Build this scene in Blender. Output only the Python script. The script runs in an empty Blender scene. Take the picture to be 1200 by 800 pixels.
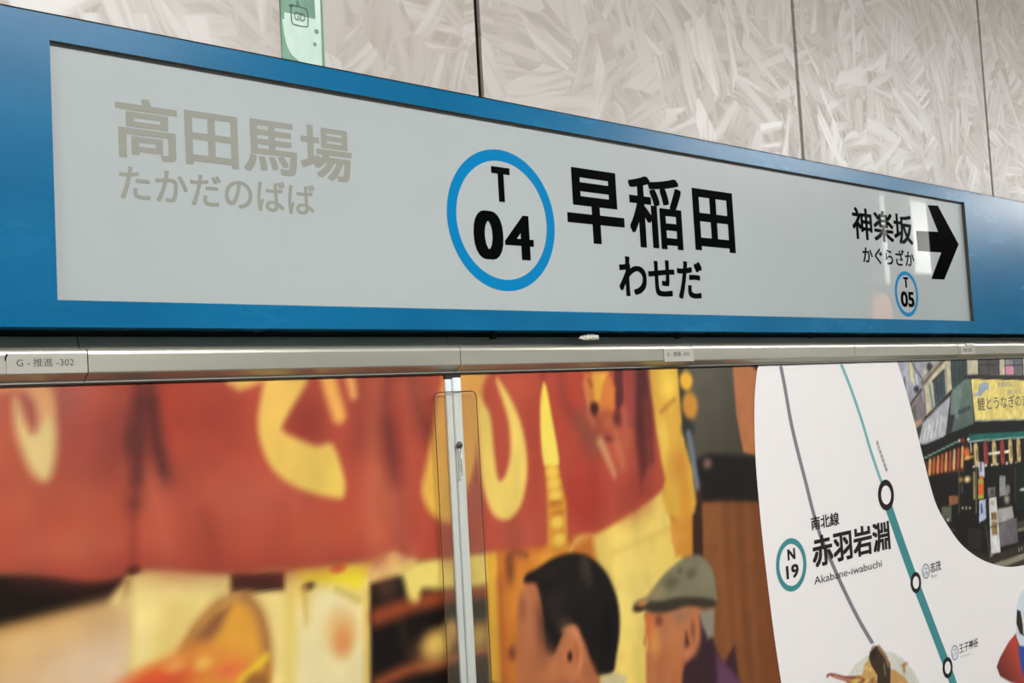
import bpy, bmesh, math, random
import numpy as np
from mathutils import Vector, Matrix, noise as mnoise
C = bpy.context.scene
COL = C.collection
random.seed(7)
ZS = 1.755                       # height of the sign opening's lower edge above the platform floor

# ------------------------------------------------------------ camera
FPX, CX, CY, CZ = 1269.87, -0.4514, -1.3042, -0.1548 + ZS
YAW, PITCH, ROLL = 0.7298, 0.0595, -0.0557
fw = Vector((math.sin(YAW)*math.cos(PITCH), math.cos(YAW)*math.cos(PITCH), math.sin(PITCH)))
r0 = Vector((math.cos(YAW), -math.sin(YAW), 0)); u0 = r0.cross(fw)
rt = math.cos(ROLL)*r0 + math.sin(ROLL)*u0
up = -math.sin(ROLL)*r0 + math.cos(ROLL)*u0
cd = bpy.data.cameras.new('camera'); cam = bpy.data.objects.new('camera', cd); COL.objects.link(cam)
cd.sensor_width = 36; cd.lens = FPX/1200*36; cd.clip_start = .01
M = Matrix((rt, up, -fw)).transposed().to_4x4(); M.translation = (CX, CY, CZ); cam.matrix_world = M
C.camera = cam

def at(px, py, y):
    """point of the plane Y = y (parallel to the wall) read off the photograph -> (x, z) in metres"""
    d = fw + rt*((px-600)/FPX) + up*((400-py)/FPX)
    t = (y-CY)/d.y
    return CX+d.x*t, CZ+d.z*t

# ------------------------------------------------------------ world, exposure
w = bpy.data.worlds.new('world'); C.world = w; w.use_nodes = True
w.node_tree.nodes['Background'].inputs[0].default_value = (.8, .85, .9, 1)
w.node_tree.nodes['Background'].inputs[1].default_value = .02
C.view_settings.view_transform = 'Standard'; C.view_settings.look = 'None'
C.view_settings.exposure = 0; C.view_settings.gamma = 1
LAMP = 144.0                     # radiance of the fluorescent diffusers
LAMP_ROW_Y = -1.95
LAMP_SPANS = [(-3.6, -2.4), (-.25, 1.15), (3.5, 5.3), (6.9, 8.8)]   # fluorescent fixtures along the platform (x from, x to)

# ------------------------------------------------------------ helpers
def lin(c):
    return tuple(((v/255)/12.92 if v/255 <= .04045 else ((v/255+.055)/1.055)**2.4) for v in c)
def mat(name, rgb=(128,128,128), rough=.5, metal=0, spec=.5, coat=0, coat_rough=.05):
    m = bpy.data.materials.new(name); m.use_nodes = True
    b = m.node_tree.nodes['Principled BSDF']
    b.inputs['Base Color'].default_value = (*lin(rgb), 1); b.inputs['Roughness'].default_value = rough
    b.inputs['Metallic'].default_value = metal; b.inputs['Specular IOR Level'].default_value = spec
    b.inputs['Coat Weight'].default_value = coat; b.inputs['Coat Roughness'].default_value = coat_rough
    return m
def N(m, t, **kw):
    n = m.node_tree.nodes.new(t)
    for k, v in kw.items():
        if k.startswith('i_'): n.inputs[k[2:].replace('_', ' ')].default_value = v
        else: setattr(n, k, v)
    return n
def L(m, a, b): m.node_tree.links.new(a, b)
def B(m): return m.node_tree.nodes['Principled BSDF']
def worn(m, rgb1, rgb2, scale=6, lo=.35, hi=.7, stretch=(1, 1, 1), bump=0, rough=None):
    """two close tones mixed by noise (paint wear, dust), optional fine relief"""
    tc = N(m, 'ShaderNodeTexCoord'); mp = N(m, 'ShaderNodeMapping'); mp.inputs['Scale'].default_value = stretch
    nz = N(m, 'ShaderNodeTexNoise', i_Scale=scale, i_Detail=6.0, i_Roughness=.6)
    cr = N(m, 'ShaderNodeValToRGB'); e = cr.color_ramp.elements
    e[0].position = lo; e[0].color = (*lin(rgb1), 1); e[1].position = hi; e[1].color = (*lin(rgb2), 1)
    L(m, tc.outputs['Object'], mp.inputs[0]); L(m, mp.outputs[0], nz.inputs['Vector']); L(m, nz.outputs['Fac'], cr.inputs[0])
    L(m, cr.outputs[0], B(m).inputs['Base Color'])
    if bump:
        bp = N(m, 'ShaderNodeBump', i_Strength=bump, i_Distance=.002); L(m, nz.outputs['Fac'], bp.inputs['Height']); L(m, bp.outputs[0], B(m).inputs['Normal'])
    if rough:
        mr = N(m, 'ShaderNodeMapRange'); mr.inputs[3].default_value, mr.inputs[4].default_value = rough
        L(m, nz.outputs['Fac'], mr.inputs[0]); L(m, mr.outputs[0], B(m).inputs['Roughness'])
    return m
def obj(name, data, material=None, parent=None, smooth=False, stuff=False):
    if isinstance(data, bmesh.types.BMesh):
        me = bpy.data.meshes.new(name); data.to_mesh(me); data.free()
    else: me = data
    o = bpy.data.objects.new(name, me); COL.objects.link(o)
    if material:
        me.materials.clear(); me.materials.append(material)
    if smooth:
        for p in me.polygons: p.use_smooth = True
    if parent: o.parent = parent
    if stuff: o['kind'] = 'stuff'
    return o
def thing(name, label, cat, group=None):
    o = bpy.data.objects.new(name, None); COL.objects.link(o); o.empty_display_size = .1
    return tag(o, label, cat, group)
def tag(o, label, cat, group=None):
    o['label'] = label; o['category'] = cat
    if group: o['group'] = group
    return o
def box(bm, x0, x1, y0, y1, z0, z1, bev=0):
    r = bmesh.ops.create_cube(bm, size=1)
    for v in r['verts']:
        v.co = Vector(((x0+x1)/2+v.co.x*(x1-x0), (y0+y1)/2+v.co.y*(y1-y0), (z0+z1)/2+v.co.z*(z1-z0)))
    if bev:
        es = list({e for v in r['verts'] for e in v.link_edges})
        bmesh.ops.bevel(bm, geom=es, offset=bev, segments=2, affect='EDGES', profile=.5)
def bx(*a, **k):
    bm = bmesh.new(); box(bm, *a, **k); return bm
def struct(name, bm, m, parent=None):
    o = obj(name, bm, m, parent)
    if not parent: o['kind'] = 'structure'
    return o
def extrude_profile(pts, x0, x1):
    """closed (y, z) outline swept along x"""
    bm = bmesh.new()
    a = [bm.verts.new((x0, y, z)) for y, z in pts]; b = [bm.verts.new((x1, y, z)) for y, z in pts]
    n = len(pts)
    for i in range(n):
        j = (i+1) % n; bm.faces.new((a[i], a[j], b[j], b[i]))
    bm.faces.new(a[::-1]); bm.faces.new(b)
    bmesh.ops.recalc_face_normals(bm, faces=bm.faces)
    return bm
def plate(pts, y, th=.0004, bm=None):
    """flat outline [(x, z)] given thickness; its face looks at the platform (-Y)"""
    bm = bm or bmesh.new()
    f = [bm.verts.new((x, y-th, z)) for x, z in pts]; k = [bm.verts.new((x, y, z)) for x, z in pts]
    bm.faces.new(f); bm.faces.new(k[::-1]); n = len(pts)
    for i in range(n):
        j = (i+1) % n; bm.faces.new((f[j], f[i], k[i], k[j]))
    bmesh.ops.recalc_face_normals(bm, faces=bm.faces)
    return bm
def ring(cx, cz, ro, ri, y, th=.0004, n=96):
    bm = bmesh.new(); rows = []
    for r, yy in ((ro, y), (ro, y-th), (ri, y-th), (ri, y)):
        rows.append([bm.verts.new((cx+r*math.cos(2*math.pi*i/n), yy, cz+r*math.sin(2*math.pi*i/n))) for i in range(n)])
    for a in range(3):
        for i in range(n):
            j = (i+1) % n; bm.faces.new((rows[a][i], rows[a][j], rows[a+1][j], rows[a+1][i]))
    bmesh.ops.recalc_face_normals(bm, faces=bm.faces)
    return bm
def disc(cx, cz, r, y, th=.0004, n=48):
    return plate([(cx+r*math.cos(2*math.pi*i/n), cz+r*math.sin(2*math.pi*i/n)) for i in range(n)], y, th)
def smooth_path(p, n=8, closed=False):
    q = [np.array(a, float) for a in p]; m = len(q); out = []
    rng = range(m) if closed else range(m-1)
    for i in rng:
        if closed: a, b, c, d = q[i-1], q[i], q[(i+1) % m], q[(i+2) % m]
        else: a, b, c, d = q[max(i-1, 0)], q[i], q[i+1], q[min(i+2, m-1)]
        for k in range(n):
            t = k/n
            out.append(.5*((2*b)+(c-a)*t+(2*a-5*b+4*c-d)*t*t+(3*b-a-3*c+d)*t**3))
    if not closed: out.append(q[-1])
    return [tuple(v) for v in out]
def ribbon(path, wd, y, th=.0004):
    """a line printed along path, wd = width or (start, end) widths"""
    if not isinstance(wd, tuple): wd = (wd, wd)
    P = [Vector(p) for p in path]; Lf, Rt = [], []
    for i, p in enumerate(P):
        d = (P[min(i+1, len(P)-1)]-P[max(i-1, 0)]).normalized(); n = Vector((-d.y, d.x)); h = (wd[0]+(wd[1]-wd[0])*i/(len(P)-1))/2
        Lf.append(p+n*h); Rt.append(p-n*h)
    bm = bmesh.new()
    a = [bm.verts.new((v.x, y-th, v.y)) for v in Lf]; b = [bm.verts.new((v.x, y-th, v.y)) for v in Rt]
    a2 = [bm.verts.new((v.x, y, v.y)) for v in Lf]; b2 = [bm.verts.new((v.x, y, v.y)) for v in Rt]
    for i in range(len(P)-1):
        bm.faces.new((a[i], a[i+1], b[i+1], b[i])); bm.faces.new((a2[i], a2[i+1], a[i+1], a[i])); bm.faces.new((b[i], b[i+1], b2[i+1], b2[i]))
    bmesh.ops.recalc_face_normals(bm, faces=bm.faces)
    return bm
def tube(bm, path, r, n=8):
    rings = []
    P = [Vector(p) for p in path]
    for i, p in enumerate(P):
        d = (P[min(i+1, len(P)-1)]-P[max(i-1, 0)]).normalized()
        s = d.cross(Vector((0, 1, .01))).normalized(); t = d.cross(s)
        rings.append([bm.verts.new(p+s*r*math.cos(2*math.pi*k/n)+t*r*math.sin(2*math.pi*k/n)) for k in range(n)])
    for a, b in zip(rings, rings[1:]):
        for k in range(n): bm.faces.new((a[k], a[(k+1) % n], b[(k+1) % n], b[k]))
    bm.faces.new(rings[0][::-1]); bm.faces.new(rings[-1])
    bmesh.ops.recalc_face_normals(bm, faces=bm.faces)
def lettering(s, ext, y, m, parent, bold=.0, th=.0004, label=None, rot=None, res=5):
    """text fitted to ext = (x0, x1, z0, z1) on the plane Y = y; bold = outline offset in em"""
    cu = bpy.data.curves.new('t', 'FONT'); cu.body = s; cu.size = 1; cu.resolution_u = res
    to = bpy.data.objects.new('t', cu); COL.objects.link(to)
    me = bpy.data.meshes.new_from_object(to.evaluated_get(bpy.context.evaluated_depsgraph_get()))
    bpy.data.objects.remove(to); bpy.data.curves.remove(cu)
    v = np.empty(len(me.vertices)*3); me.vertices.foreach_get('co', v); v = v.reshape(-1, 3)
    if not isinstance(bold, (int, float)) or bold > 0:      # heavier weight: shifted copies of the outline, each a hair's breadth behind the last
        base = me; nv = len(v); bmx = bmesh.new()
        vx, vz = (bold if isinstance(bold, tuple) else (bold, bold*.8)); S_ = []
        for i_, (sx_, sz_) in enumerate([(0, 0), (1, 1), (1, -1), (-1, 1), (-1, -1), (1, 0), (-1, 0), (0, 1), (0, -1)]):
            bmx.from_mesh(base); S_.append(v+np.array([sx_*vx, sz_*vz, i_*1e-9]))
        me = bpy.data.meshes.new('lettering'); bmx.to_mesh(me); bmx.free(); bpy.data.meshes.remove(base); v = np.concatenate(S_)
        layer = np.repeat(np.arange(9), nv)
    else: layer = np.zeros(len(v))
    a, b = v.min(0), v.max(0); x0, x1, z0, z1 = ext or (0, 1, 0, 1)
    u = (v[:, 0]-a[0])/(b[0]-a[0]); q = (v[:, 1]-a[1])/(b[1]-a[1])
    out = np.empty_like(v)
    if rot:   # written along a slanting line: rot = (origin, direction, up)
        o, dx, dz = (np.array(k) for k in rot)
        p = o+u[:, None]*dx+q[:, None]*dz; out[:, 0] = p[:, 0]; out[:, 2] = p[:, 1]
    else:
        out[:, 0] = x0+u*(x1-x0); out[:, 2] = z0+q*(z1-z0)
    out[:, 1] = y-th+layer*th*.08
    me.vertices.foreach_set('co', out.ravel()); me.update()
    o = obj('lettering', me, m, parent)
    if label: o['label'] = label
    return o
def ext(Lp, Rp, Tp, Bp, y):
    """extent on plane y from the left-, right-, top- and bottommost points read off the photograph"""
    return at(*Lp, y)[0], at(*Rp, y)[0], at(*Bp, y)[1], at(*Tp, y)[1]

# ------------------------------------------------------------ print painter (colour attribute on a fine sheet)
def sstep(d, s): 
    t = np.clip(d/s*.5+.5, 0, 1); return t*t*(3-2*t)
class Print:
    """a printed photograph: soft coloured shapes evaluated on the vertices of a flat sheet"""
    def __init__(s, x0, x1, z0, z1, step, y, base):
        s.y = y; nx = int((x1-x0)/step)+1; nz = int((z1-z0)/step)+1; s.nx, s.nz = nx, nz
        X, Z = np.meshgrid(np.linspace(x0, x1, nx), np.linspace(z0, z1, nz)); s.X = X.ravel(); s.Z = Z.ravel()
        s.c = np.tile(np.array(base, float), (len(s.X), 1)); s.step = step
    def pts(s, P): return [at(a, b, s.y) for a, b in P]
    def blend(s, idx, a, col, col2=None, g=None):
        col = np.array(col, float)
        if col2 is not None: col = col*(1-g[:, None])+np.array(col2, float)*g[:, None]
        s.c[idx] = s.c[idx]*(1-a[:, None])+col*a[:, None]
    def near(s, Q, pad):
        xs = [q[0] for q in Q]; zs = [q[1] for q in Q]
        return np.where((s.X > min(xs)-pad) & (s.X < max(xs)+pad) & (s.Z > min(zs)-pad) & (s.Z < max(zs)+pad))[0]
    def poly(s, P, col, soft=.004, col2=None, gdir=None, a=1., curve=0):
        """gdir = two photograph points: col at the first, col2 at the second"""
        Q = s.pts(P)
        if not curve and len(P) >= 9 and s.step > .004: curve = 3
        if curve: Q = smooth_path(Q, curve, True)
        soft = soft*(1.6 if s.step > .004 else 1); idx = s.near(Q, soft*1.5+.002)
        if not len(idx): return
        x, z = s.X[idx], s.Z[idx]; d2 = np.full(len(x), 1e9); ins = np.zeros(len(x), bool)
        for i in range(len(Q)):
            ax, az = Q[i-1]; bxx, bz = Q[i]; ex, ez = bxx-ax, bz-az; l2 = ex*ex+ez*ez+1e-12
            t = np.clip(((x-ax)*ex+(z-az)*ez)/l2, 0, 1); d2 = np.minimum(d2, (x-ax-t*ex)**2+(z-az-t*ez)**2)
            if abs(ez) > 1e-12: ins ^= ((az > z) != (bz > z)) & (x < ex*(z-az)/ez+ax)
        d = np.sqrt(d2)*np.where(ins, 1, -1); g = None
        if col2 is not None:
            p, q = (np.array(at(*k, s.y)) for k in gdir); v = q-p
            g = np.clip(((x-p[0])*v[0]+(z-p[1])*v[1])/(v@v), 0, 1)
        s.blend(idx, sstep(d, soft)*a, col, col2, g)
    def line(s, P, wpx, col, soft=.003, a=1., curve=4):
        """wpx = width (or start, end) in metres"""
        Q = s.pts(P)
        if curve and len(Q) > 2: Q = smooth_path(Q, curve)
        soft = soft*(1.6 if s.step > .004 else 1)
        w0, w1 = wpx if isinstance(wpx, tuple) else (wpx, wpx)
        idx = s.near(Q, max(w0, w1)+soft*2); x, z = s.X[idx], s.Z[idx]; best = np.full(len(x), -1e9); n = len(Q)-1
        for i in range(n):
            ax, az = Q[i]; ex, ez = Q[i+1][0]-ax, Q[i+1][1]-az; l2 = ex*ex+ez*ez+1e-12
            t = np.clip(((x-ax)*ex+(z-az)*ez)/l2, 0, 1)
            best = np.maximum(best, (w0+(w1-w0)*(i+t)/n)/2-np.hypot(x-ax-t*ex, z-az-t*ez))
        s.blend(idx, sstep(best, soft)*a, col)
    def blob(s, c, rx, rz, col, soft=.6, a=1.):
        """ellipse round photograph point c, radii in photograph pixels"""
        x0, z0 = at(*c, s.y); RX = abs(at(c[0]+rx, c[1], s.y)[0]-x0); RZ = abs(at(c[0], c[1]+rz, s.y)[1]-z0)
        idx = np.where((abs(s.X-x0) < RX*2.2) & (abs(s.Z-z0) < RZ*2.2))[0]
        r = np.hypot((s.X[idx]-x0)/RX, (s.Z[idx]-z0)/RZ); s.blend(idx, sstep(1-r, soft)*a, col)
    def noise(s, amp, scale, sz=None, seed=0, mask=None):
        """soft tonal mottling of the print"""
        rng = np.random.RandomState(seed); sz = sz or scale
        u = (s.X-s.X.min())/scale; v = (s.Z-s.Z.min())/sz
        g = rng.rand(int(v.max())+3, int(u.max())+3)*2-1
        i, j = v.astype(int), u.astype(int); fu, fv = u-j, v-i; fu = fu*fu*(3-2*fu); fv = fv*fv*(3-2*fv)
        n = (g[i, j]*(1-fu)+g[i, j+1]*fu)*(1-fv)+(g[i+1, j]*(1-fu)+g[i+1, j+1]*fu)*fv
        if mask is not None: n = n*mask
        s.c *= (1+amp*n)[:, None]
    def build(s, name, parent, m):
        s.c = np.clip(s.c*(.95 if s.step > .004 else 1), 0, 255)
        me = bpy.data.meshes.new(name); nv = len(s.X)
        co = np.column_stack([s.X, np.full(nv, s.y), s.Z])
        i = np.arange(s.nz-1)[:, None]*s.nx+np.arange(s.nx-1)[None, :]; i = i.ravel()
        quads = np.column_stack([i, i+1, i+1+s.nx, i+s.nx])
        me.vertices.add(nv); me.vertices.foreach_set('co', co.ravel())
        me.loops.add(len(quads)*4); me.loops.foreach_set('vertex_index', quads.ravel())
        me.polygons.add(len(quads)); me.polygons.foreach_set('loop_start', np.arange(len(quads))*4)
        me.update(); me.validate()
        cl = s.c/255; cl = np.where(cl <= .04045, cl/12.92, ((cl+.055)/1.055)**2.4)
        at_ = me.color_attributes.new('print', 'FLOAT_COLOR', 'POINT')
        at_.data.foreach_set('color', np.column_stack([cl, np.ones(nv)]).ravel())
        return obj(name, me, m, parent)

# ------------------------------------------------------------ materials
def wall_panel_material():
    m = mat('brushed_pearl_panel', rough=.4, spec=.6); b = B(m)
    tc = N(m, 'ShaderNodeTexCoord'); oi = N(m, 'ShaderNodeObjectInfo')
    sc = N(m, 'ShaderNodeVectorMath', operation='MULTIPLY_ADD'); L(m, oi.outputs['Random'], sc.inputs[0])
    sc.inputs[1].default_value = (37, 0, 19); L(m, tc.outputs['Object'], sc.inputs[2])
    sp = N(m, 'ShaderNodeSeparateXYZ'); L(m, sc.outputs[0], sp.inputs[0])
    cb = N(m, 'ShaderNodeCombineXYZ'); L(m, sp.outputs[0], cb.inputs[0]); L(m, sp.outputs[2], cb.inputs[1])
    wn = N(m, 'ShaderNodeTexNoise', i_Scale=9.0, i_Detail=3.0)
    L(m, cb.outputs[0], wn.inputs['Vector'])
    wa = N(m, 'ShaderNodeVectorMath', operation='MULTIPLY_ADD'); L(m, wn.outputs['Color'], wa.inputs[0])
    wa.inputs[1].default_value = (.02, .02, 0); L(m, cb.outputs[0], wa.inputs[2])
    acc = None
    for k, (vs, st) in enumerate([(6.0, 24), (7.5, 32), (9.5, 44)]):
        of = N(m, 'ShaderNodeVectorMath', operation='ADD'); of.inputs[1].default_value = (k*3.7+.3, k*1.9, 0); L(m, wa.outputs[0], of.inputs[0])
        vo = N(m, 'ShaderNodeTexVoronoi', voronoi_dimensions='2D', i_Scale=vs); L(m, of.outputs[0], vo.inputs['Vector'])
        ss = N(m, 'ShaderNodeSeparateColor'); L(m, vo.outputs['Color'], ss.inputs[0])
        an = N(m, 'ShaderNodeMath', operation='MULTIPLY'); an.inputs[1].default_value = 6.28; L(m, ss.outputs[0], an.inputs[0])
        ro = N(m, 'ShaderNodeVectorRotate', rotation_type='Z_AXIS'); L(m, of.outputs[0], ro.inputs['Vector']); L(m, an.outputs[0], ro.inputs['Angle'])
        mp = N(m, 'ShaderNodeMapping'); mp.inputs['Scale'].default_value = (3, st, 1); L(m, ro.outputs[0], mp.inputs[0])
        nz = N(m, 'ShaderNodeTexNoise', noise_dimensions='2D', i_Scale=1.0, i_Detail=2.5, i_Roughness=.55); L(m, mp.outputs[0], nz.inputs['Vector'])
        mr = N(m, 'ShaderNodeMapRange'); mr.inputs[1].default_value = .42; mr.inputs[2].default_value = .62; L(m, nz.outputs['Fac'], mr.inputs[0])
        ml = N(m, 'ShaderNodeMath', operation='MULTIPLY'); L(m, mr.outputs[0], ml.inputs[0])
        pw = N(m, 'ShaderNodeMapRange'); pw.inputs[1].default_value = .1; pw.inputs[2].default_value = .9; pw.inputs[3].default_value = .4; pw.inputs[4].default_value = 1; L(m, ss.outputs[1], pw.inputs[0])
        L(m, pw.outputs[0], ml.inputs[1])
        if acc is None: acc = ml
        else:
            mx = N(m, 'ShaderNodeMath', operation='MAXIMUM'); L(m, acc.outputs[0], mx.inputs[0]); L(m, ml.outputs[0], mx.inputs[1]); acc = mx
    cr = N(m, 'ShaderNodeValToRGB'); e = cr.color_ramp.elements
    e[0].position = 0; e[0].color = (*lin(PANEL_DARK), 1); e[1].position = 1; e[1].color = (*lin(PANEL_LIGHT), 1)
    L(m, acc.outputs[0], cr.inputs[0]); L(m, cr.outputs[0], b.inputs['Base Color'])
    rr = N(m, 'ShaderNodeMapRange'); rr.inputs[3].default_value = .55; rr.inputs[4].default_value = .38; L(m, acc.outputs[0], rr.inputs[0]); L(m, rr.outputs[0], b.inputs['Roughness'])
    bp = N(m, 'ShaderNodeBump', i_Strength=.14, i_Distance=.001); L(m, acc.outputs[0], bp.inputs['Height']); L(m, bp.outputs[0], b.inputs['Normal'])
    return m
PANEL_DARK, PANEL_LIGHT = (170, 160, 150), (200, 192, 187)
m_panel = wall_panel_material()
m_dark = mat('dark_backing', (22, 17, 14), .9, spec=.1)
m_black = mat('black_gap', (12, 12, 12), .7)
m_blue = worn(mat('blue_painted_metal', rough=.42, spec=.12), (12, 94, 136), (20, 106, 150), 5, .35, .65, (.6, 1, 2), rough=(.25, .29))
m_reveal = mat('dark_reveal', (70, 66, 62), .6)
m_face = worn(mat('milky_acrylic', rough=.3, spec=.05), (172, 175, 176), (174, 182, 182), 1.6, .3, .7)
B(m_face).inputs['Coat Weight'].default_value = .7; B(m_face).inputs['Coat Roughness'].default_value = .012
m_blackink = mat('black_lettering', (5, 6, 8), .5, spec=0, coat=.35, coat_rough=.012)
m_greyink = mat('grey_lettering', (146, 145, 136), .45, spec=.1)
m_ringblue = mat('light_blue_ring', (0, 120, 176), .5, spec=.05)
m_alu = worn(mat('satin_aluminium', rough=.38, metal=.7, spec=.5), (176, 173, 158), (196, 193, 180), 14, .3, .7, (.08, 1, 1), rough=(.3, .42))
m_alu2 = worn(mat('pale_aluminium', rough=.4, metal=.05), (222, 232, 236), (234, 241, 243), 18, .3, .7, (1, 1, .08))
m_label = mat('label_plastic', (176, 171, 162), .45, spec=.3)
m_label_ink = mat('label_ink', (70, 66, 62), .6)
m_steel = mat('screw_steel', (96, 90, 82), .4, .7)
m_steel_pale = mat('bright_wire', (225, 222, 212), .3, .6)
m_paper = mat('white_paper_scrap', (222, 218, 208), .8)
m_print = mat('satin_print', rough=.5, spec=.18)
a_ = N(m_print, 'ShaderNodeAttribute', attribute_name='print'); L(m_print, a_.outputs['Color'], B(m_print).inputs['Base Color'])
m_mapwhite = mat('map_paper', (236, 230, 229), .5, spec=.3)
m_board = mat('poster_board', (150, 145, 138), .7)
m_ink = mat('map_black_ink', (28, 22, 22), .5, spec=.2)
m_softink = mat('map_grey_ink', (150, 147, 150), .5)
m_bluegrey = mat('map_bluegrey_ink', (98, 120, 148), .5)
m_teal = mat('map_teal_ink', (54, 134, 138), .5)
m_palteal = mat('map_pale_teal_ink', (110, 172, 176), .5)
m_greyline = mat('map_grey_line', (122, 119, 126), .5)
m_greenA = worn(mat('green_reflective_film', rough=.4, metal=.2), (92, 128, 108), (118, 158, 136), 20, .3, .7, (1, 1, .3))
m_greenB = worn(mat('pale_green_overlay', rough=.5), (188, 214, 200), (214, 230, 220), 30, .3, .7)
m_pen = mat('pen_ink', (74, 88, 88), .6)
def clear_material():
    m = bpy.data.materials.new('clear_plastic'); m.use_nodes = True
    nt = m.node_tree; nt.nodes.remove(B(m)); out = nt.nodes['Material Output']
    tr = N(m, 'ShaderNodeBsdfTransparent'); tr.inputs[0].default_value = (.985, .975, .955, 1)
    df = N(m, 'ShaderNodeBsdfDiffuse'); df.inputs[0].default_value = (.6, .5, .36, 1)
    gl = N(m, 'ShaderNodeBsdfGlossy'); gl.inputs['Roughness'].default_value = .12
    m1 = N(m, 'ShaderNodeMixShader'); m1.inputs[0].default_value = .04; L(m, tr.outputs[0], m1.inputs[1]); L(m, df.outputs[0], m1.inputs[2])
    fr_ = N(m, 'ShaderNodeFresnel'); fr_.inputs[0].default_value = 1.3
    m2 = N(m, 'ShaderNodeMixShader'); L(m, fr_.outputs[0], m2.inputs[0]); L(m, m1.outputs[0], m2.inputs[1]); L(m, gl.outputs[0], m2.inputs[2])
    L(m, m2.outputs[0], out.inputs[0])
    return m
m_clear = clear_material()

# ------------------------------------------------------------ the setting
XL, XR, YF, ZT = -4.0, 13.0, -5.2, 3.0
WALL_Y = .052                     # face of the upper wall panels
m_floor = worn(mat('platform_floor', rough=.5), (110, 106, 100), (128, 124, 118), 3)
m_ceil = mat('ceiling_paint', (196, 196, 192), .8)
m_far = worn(mat('far_wall', rough=.6), (112, 110, 106), (132, 130, 126), 2)
struct('floor', bx(XL, XR, YF, .16, -.1, 0), m_floor)
struct('ceiling', bx(XL, XR, YF, .16, ZT, ZT+.1), m_ceil)
struct('wall_front', bx(XL, XR, YF-.1, YF, 0, ZT), m_far)
struct('wall_left', bx(XL-.1, XL, YF, .16, 0, ZT), m_far)
struct('wall_right', bx(XR, XR+.1, YF, .16, 0, ZT), m_far)
wall = struct('wall_back', bx(XL, XR, .06, .16, 0, ZT), m_dark)

# upper wall panels: joints read at the sign's top edge
j = [at(561.5, 58, WALL_Y)[0], at(935, 94, WALL_Y)[0], at(1154.5, 115, WALL_Y)[0]]
PW = (j[2]-j[0])/2; J0 = (j[0]+j[1]+j[2])/3-PW; GAP = .012
bm = bx(-PW/2+GAP/2, PW/2-GAP/2, 0, .012, ZS-.028, ZT-.004, bev=.0012)
pm = None
for i in range(-4, 12):
    xc = J0+PW*(i+.5)
    if xc-PW/2 < XL or xc+PW/2 > XR: continue
    if pm is None: o = obj('wall_panel', bm, m_panel, wall); pm = o
    else: o = pm.copy(); COL.objects.link(o)
    o.location = (xc, WALL_Y, 0)

# ------------------------------------------------------------ ceiling lights
m_lamp = bpy.data.materials.new('lamp_diffuser'); m_lamp.use_nodes = True
B(m_lamp).inputs['Emission Color'].default_value = (.98, 1, .985, 1); B(m_lamp).inputs['Emission Strength'].default_value = LAMP
m_lampbody = mat('lamp_body', (220, 220, 215), .5)
names = ['nearest the left end of the sign', 'above the middle of the sign', 'beyond the right end of the sign', 'long one farthest down the platform']
for (x0, x1), nm in zip(LAMP_SPANS, names):
    t = thing('ceiling_light', 'white fluorescent ceiling light '+nm, 'light', 'fluorescent lights over the platform'); t.location = ((x0+x1)/2, LAMP_ROW_Y, ZT)
    h = (x1-x0)/2
    obj('housing', extrude_profile([(-.09, 0), (.09, 0), (.075, -.05), (-.075, -.05)], -h, h), m_lampbody, t)
    obj('diffuser', extrude_profile([(-.07, -.05), (.07, -.05), (.055, -.075), (-.055, -.075)], -h+.02, h-.02), m_lamp, t)

# lit boxes hanging far down the platform; the glossy sign face mirrors them as pale streaks
def glow(name, rgb, st):
    m = bpy.data.materials.new(name); m.use_nodes = True
    B(m).inputs['Emission Color'].default_value = (*lin(rgb), 1); B(m).inputs['Emission Strength'].default_value = st; return m
for x0, x1, z0, st, lab in ((6.82, 6.87, 2.35, 2.6, 'narrow lit box hanging from the ceiling far down the platform'), (7.27, 7.50, 2.44, 3.6, 'wide lit box hanging from the ceiling far down the platform')):
    t = thing('hanging_light_box', lab, 'light box'); t.location = ((x0+x1)/2, -2.75, ZT)
    h = (x1-x0)/2
    obj('casing', bx(-h-.02, h+.02, -.06, .05, z0-ZT-.02, 0, bev=.005), m_lampbody, t)
    obj('lit_face', bx(-h, h, .05, .056, z0-ZT, -.02), glow('lit_box_face', (255, 252, 236), st), t)
t = thing('wall_lamp', 'small orange lit lamp on the opposite wall down the platform', 'lamp'); t.location = (11.05, YF, 2.26)
obj('bracket', bx(-.16, .16, 0, .05, -.02, .42, bev=.01), m_lampbody, t)
bm = bmesh.new(); bmesh.ops.create_uvsphere(bm, u_segments=24, v_segments=12, radius=1)
for v in bm.verts: v.co = Vector((v.co.x*.15, .11+v.co.y*.06, .18+v.co.z*.22))
obj('shade', bm, glow('orange_glow', (255, 140, 70), 2.6), t, smooth=True)

# ------------------------------------------------------------ the station sign
W, H = 2.34, .3133
rail = thing('cable_trunking', 'long satin aluminium trunking running under the blue sign', 'trunking')
FY = .009                                       # the milky face sits this far behind the frame's front
sign = thing('station_sign', 'long blue-framed station name sign with white face and black lettering above the metal trunking', 'sign')
SX0, SX1, ST, SB = -.95, 3.6, .3444, -.0322
def Zs(z): return z+ZS
bm = bmesh.new()                                # frame: front ring, reveals and sides in one piece
outer = [(SX0, SB), (SX1, SB), (SX1, ST), (SX0, ST)]; inner = [(0, 0), (W, 0), (W, H), (0, H)]
def ringv(pts, y): return [bm.verts.new((x, y, Zs(z))) for x, z in pts]
o1, i1, o2 = ringv(outer, 0), ringv(inner, 0), ringv(outer, .05)
for k in range(4):
    q = (k+1) % 4; bm.faces.new((o1[k], o1[q], i1[q], i1[k])); bm.faces.new((o1[q], o1[k], o2[k], o2[q]))
bm.faces.new(o2[::-1]); bmesh.ops.recalc_face_normals(bm, faces=bm.faces)
fr = obj('frame', bm, m_blue, sign); 
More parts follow.
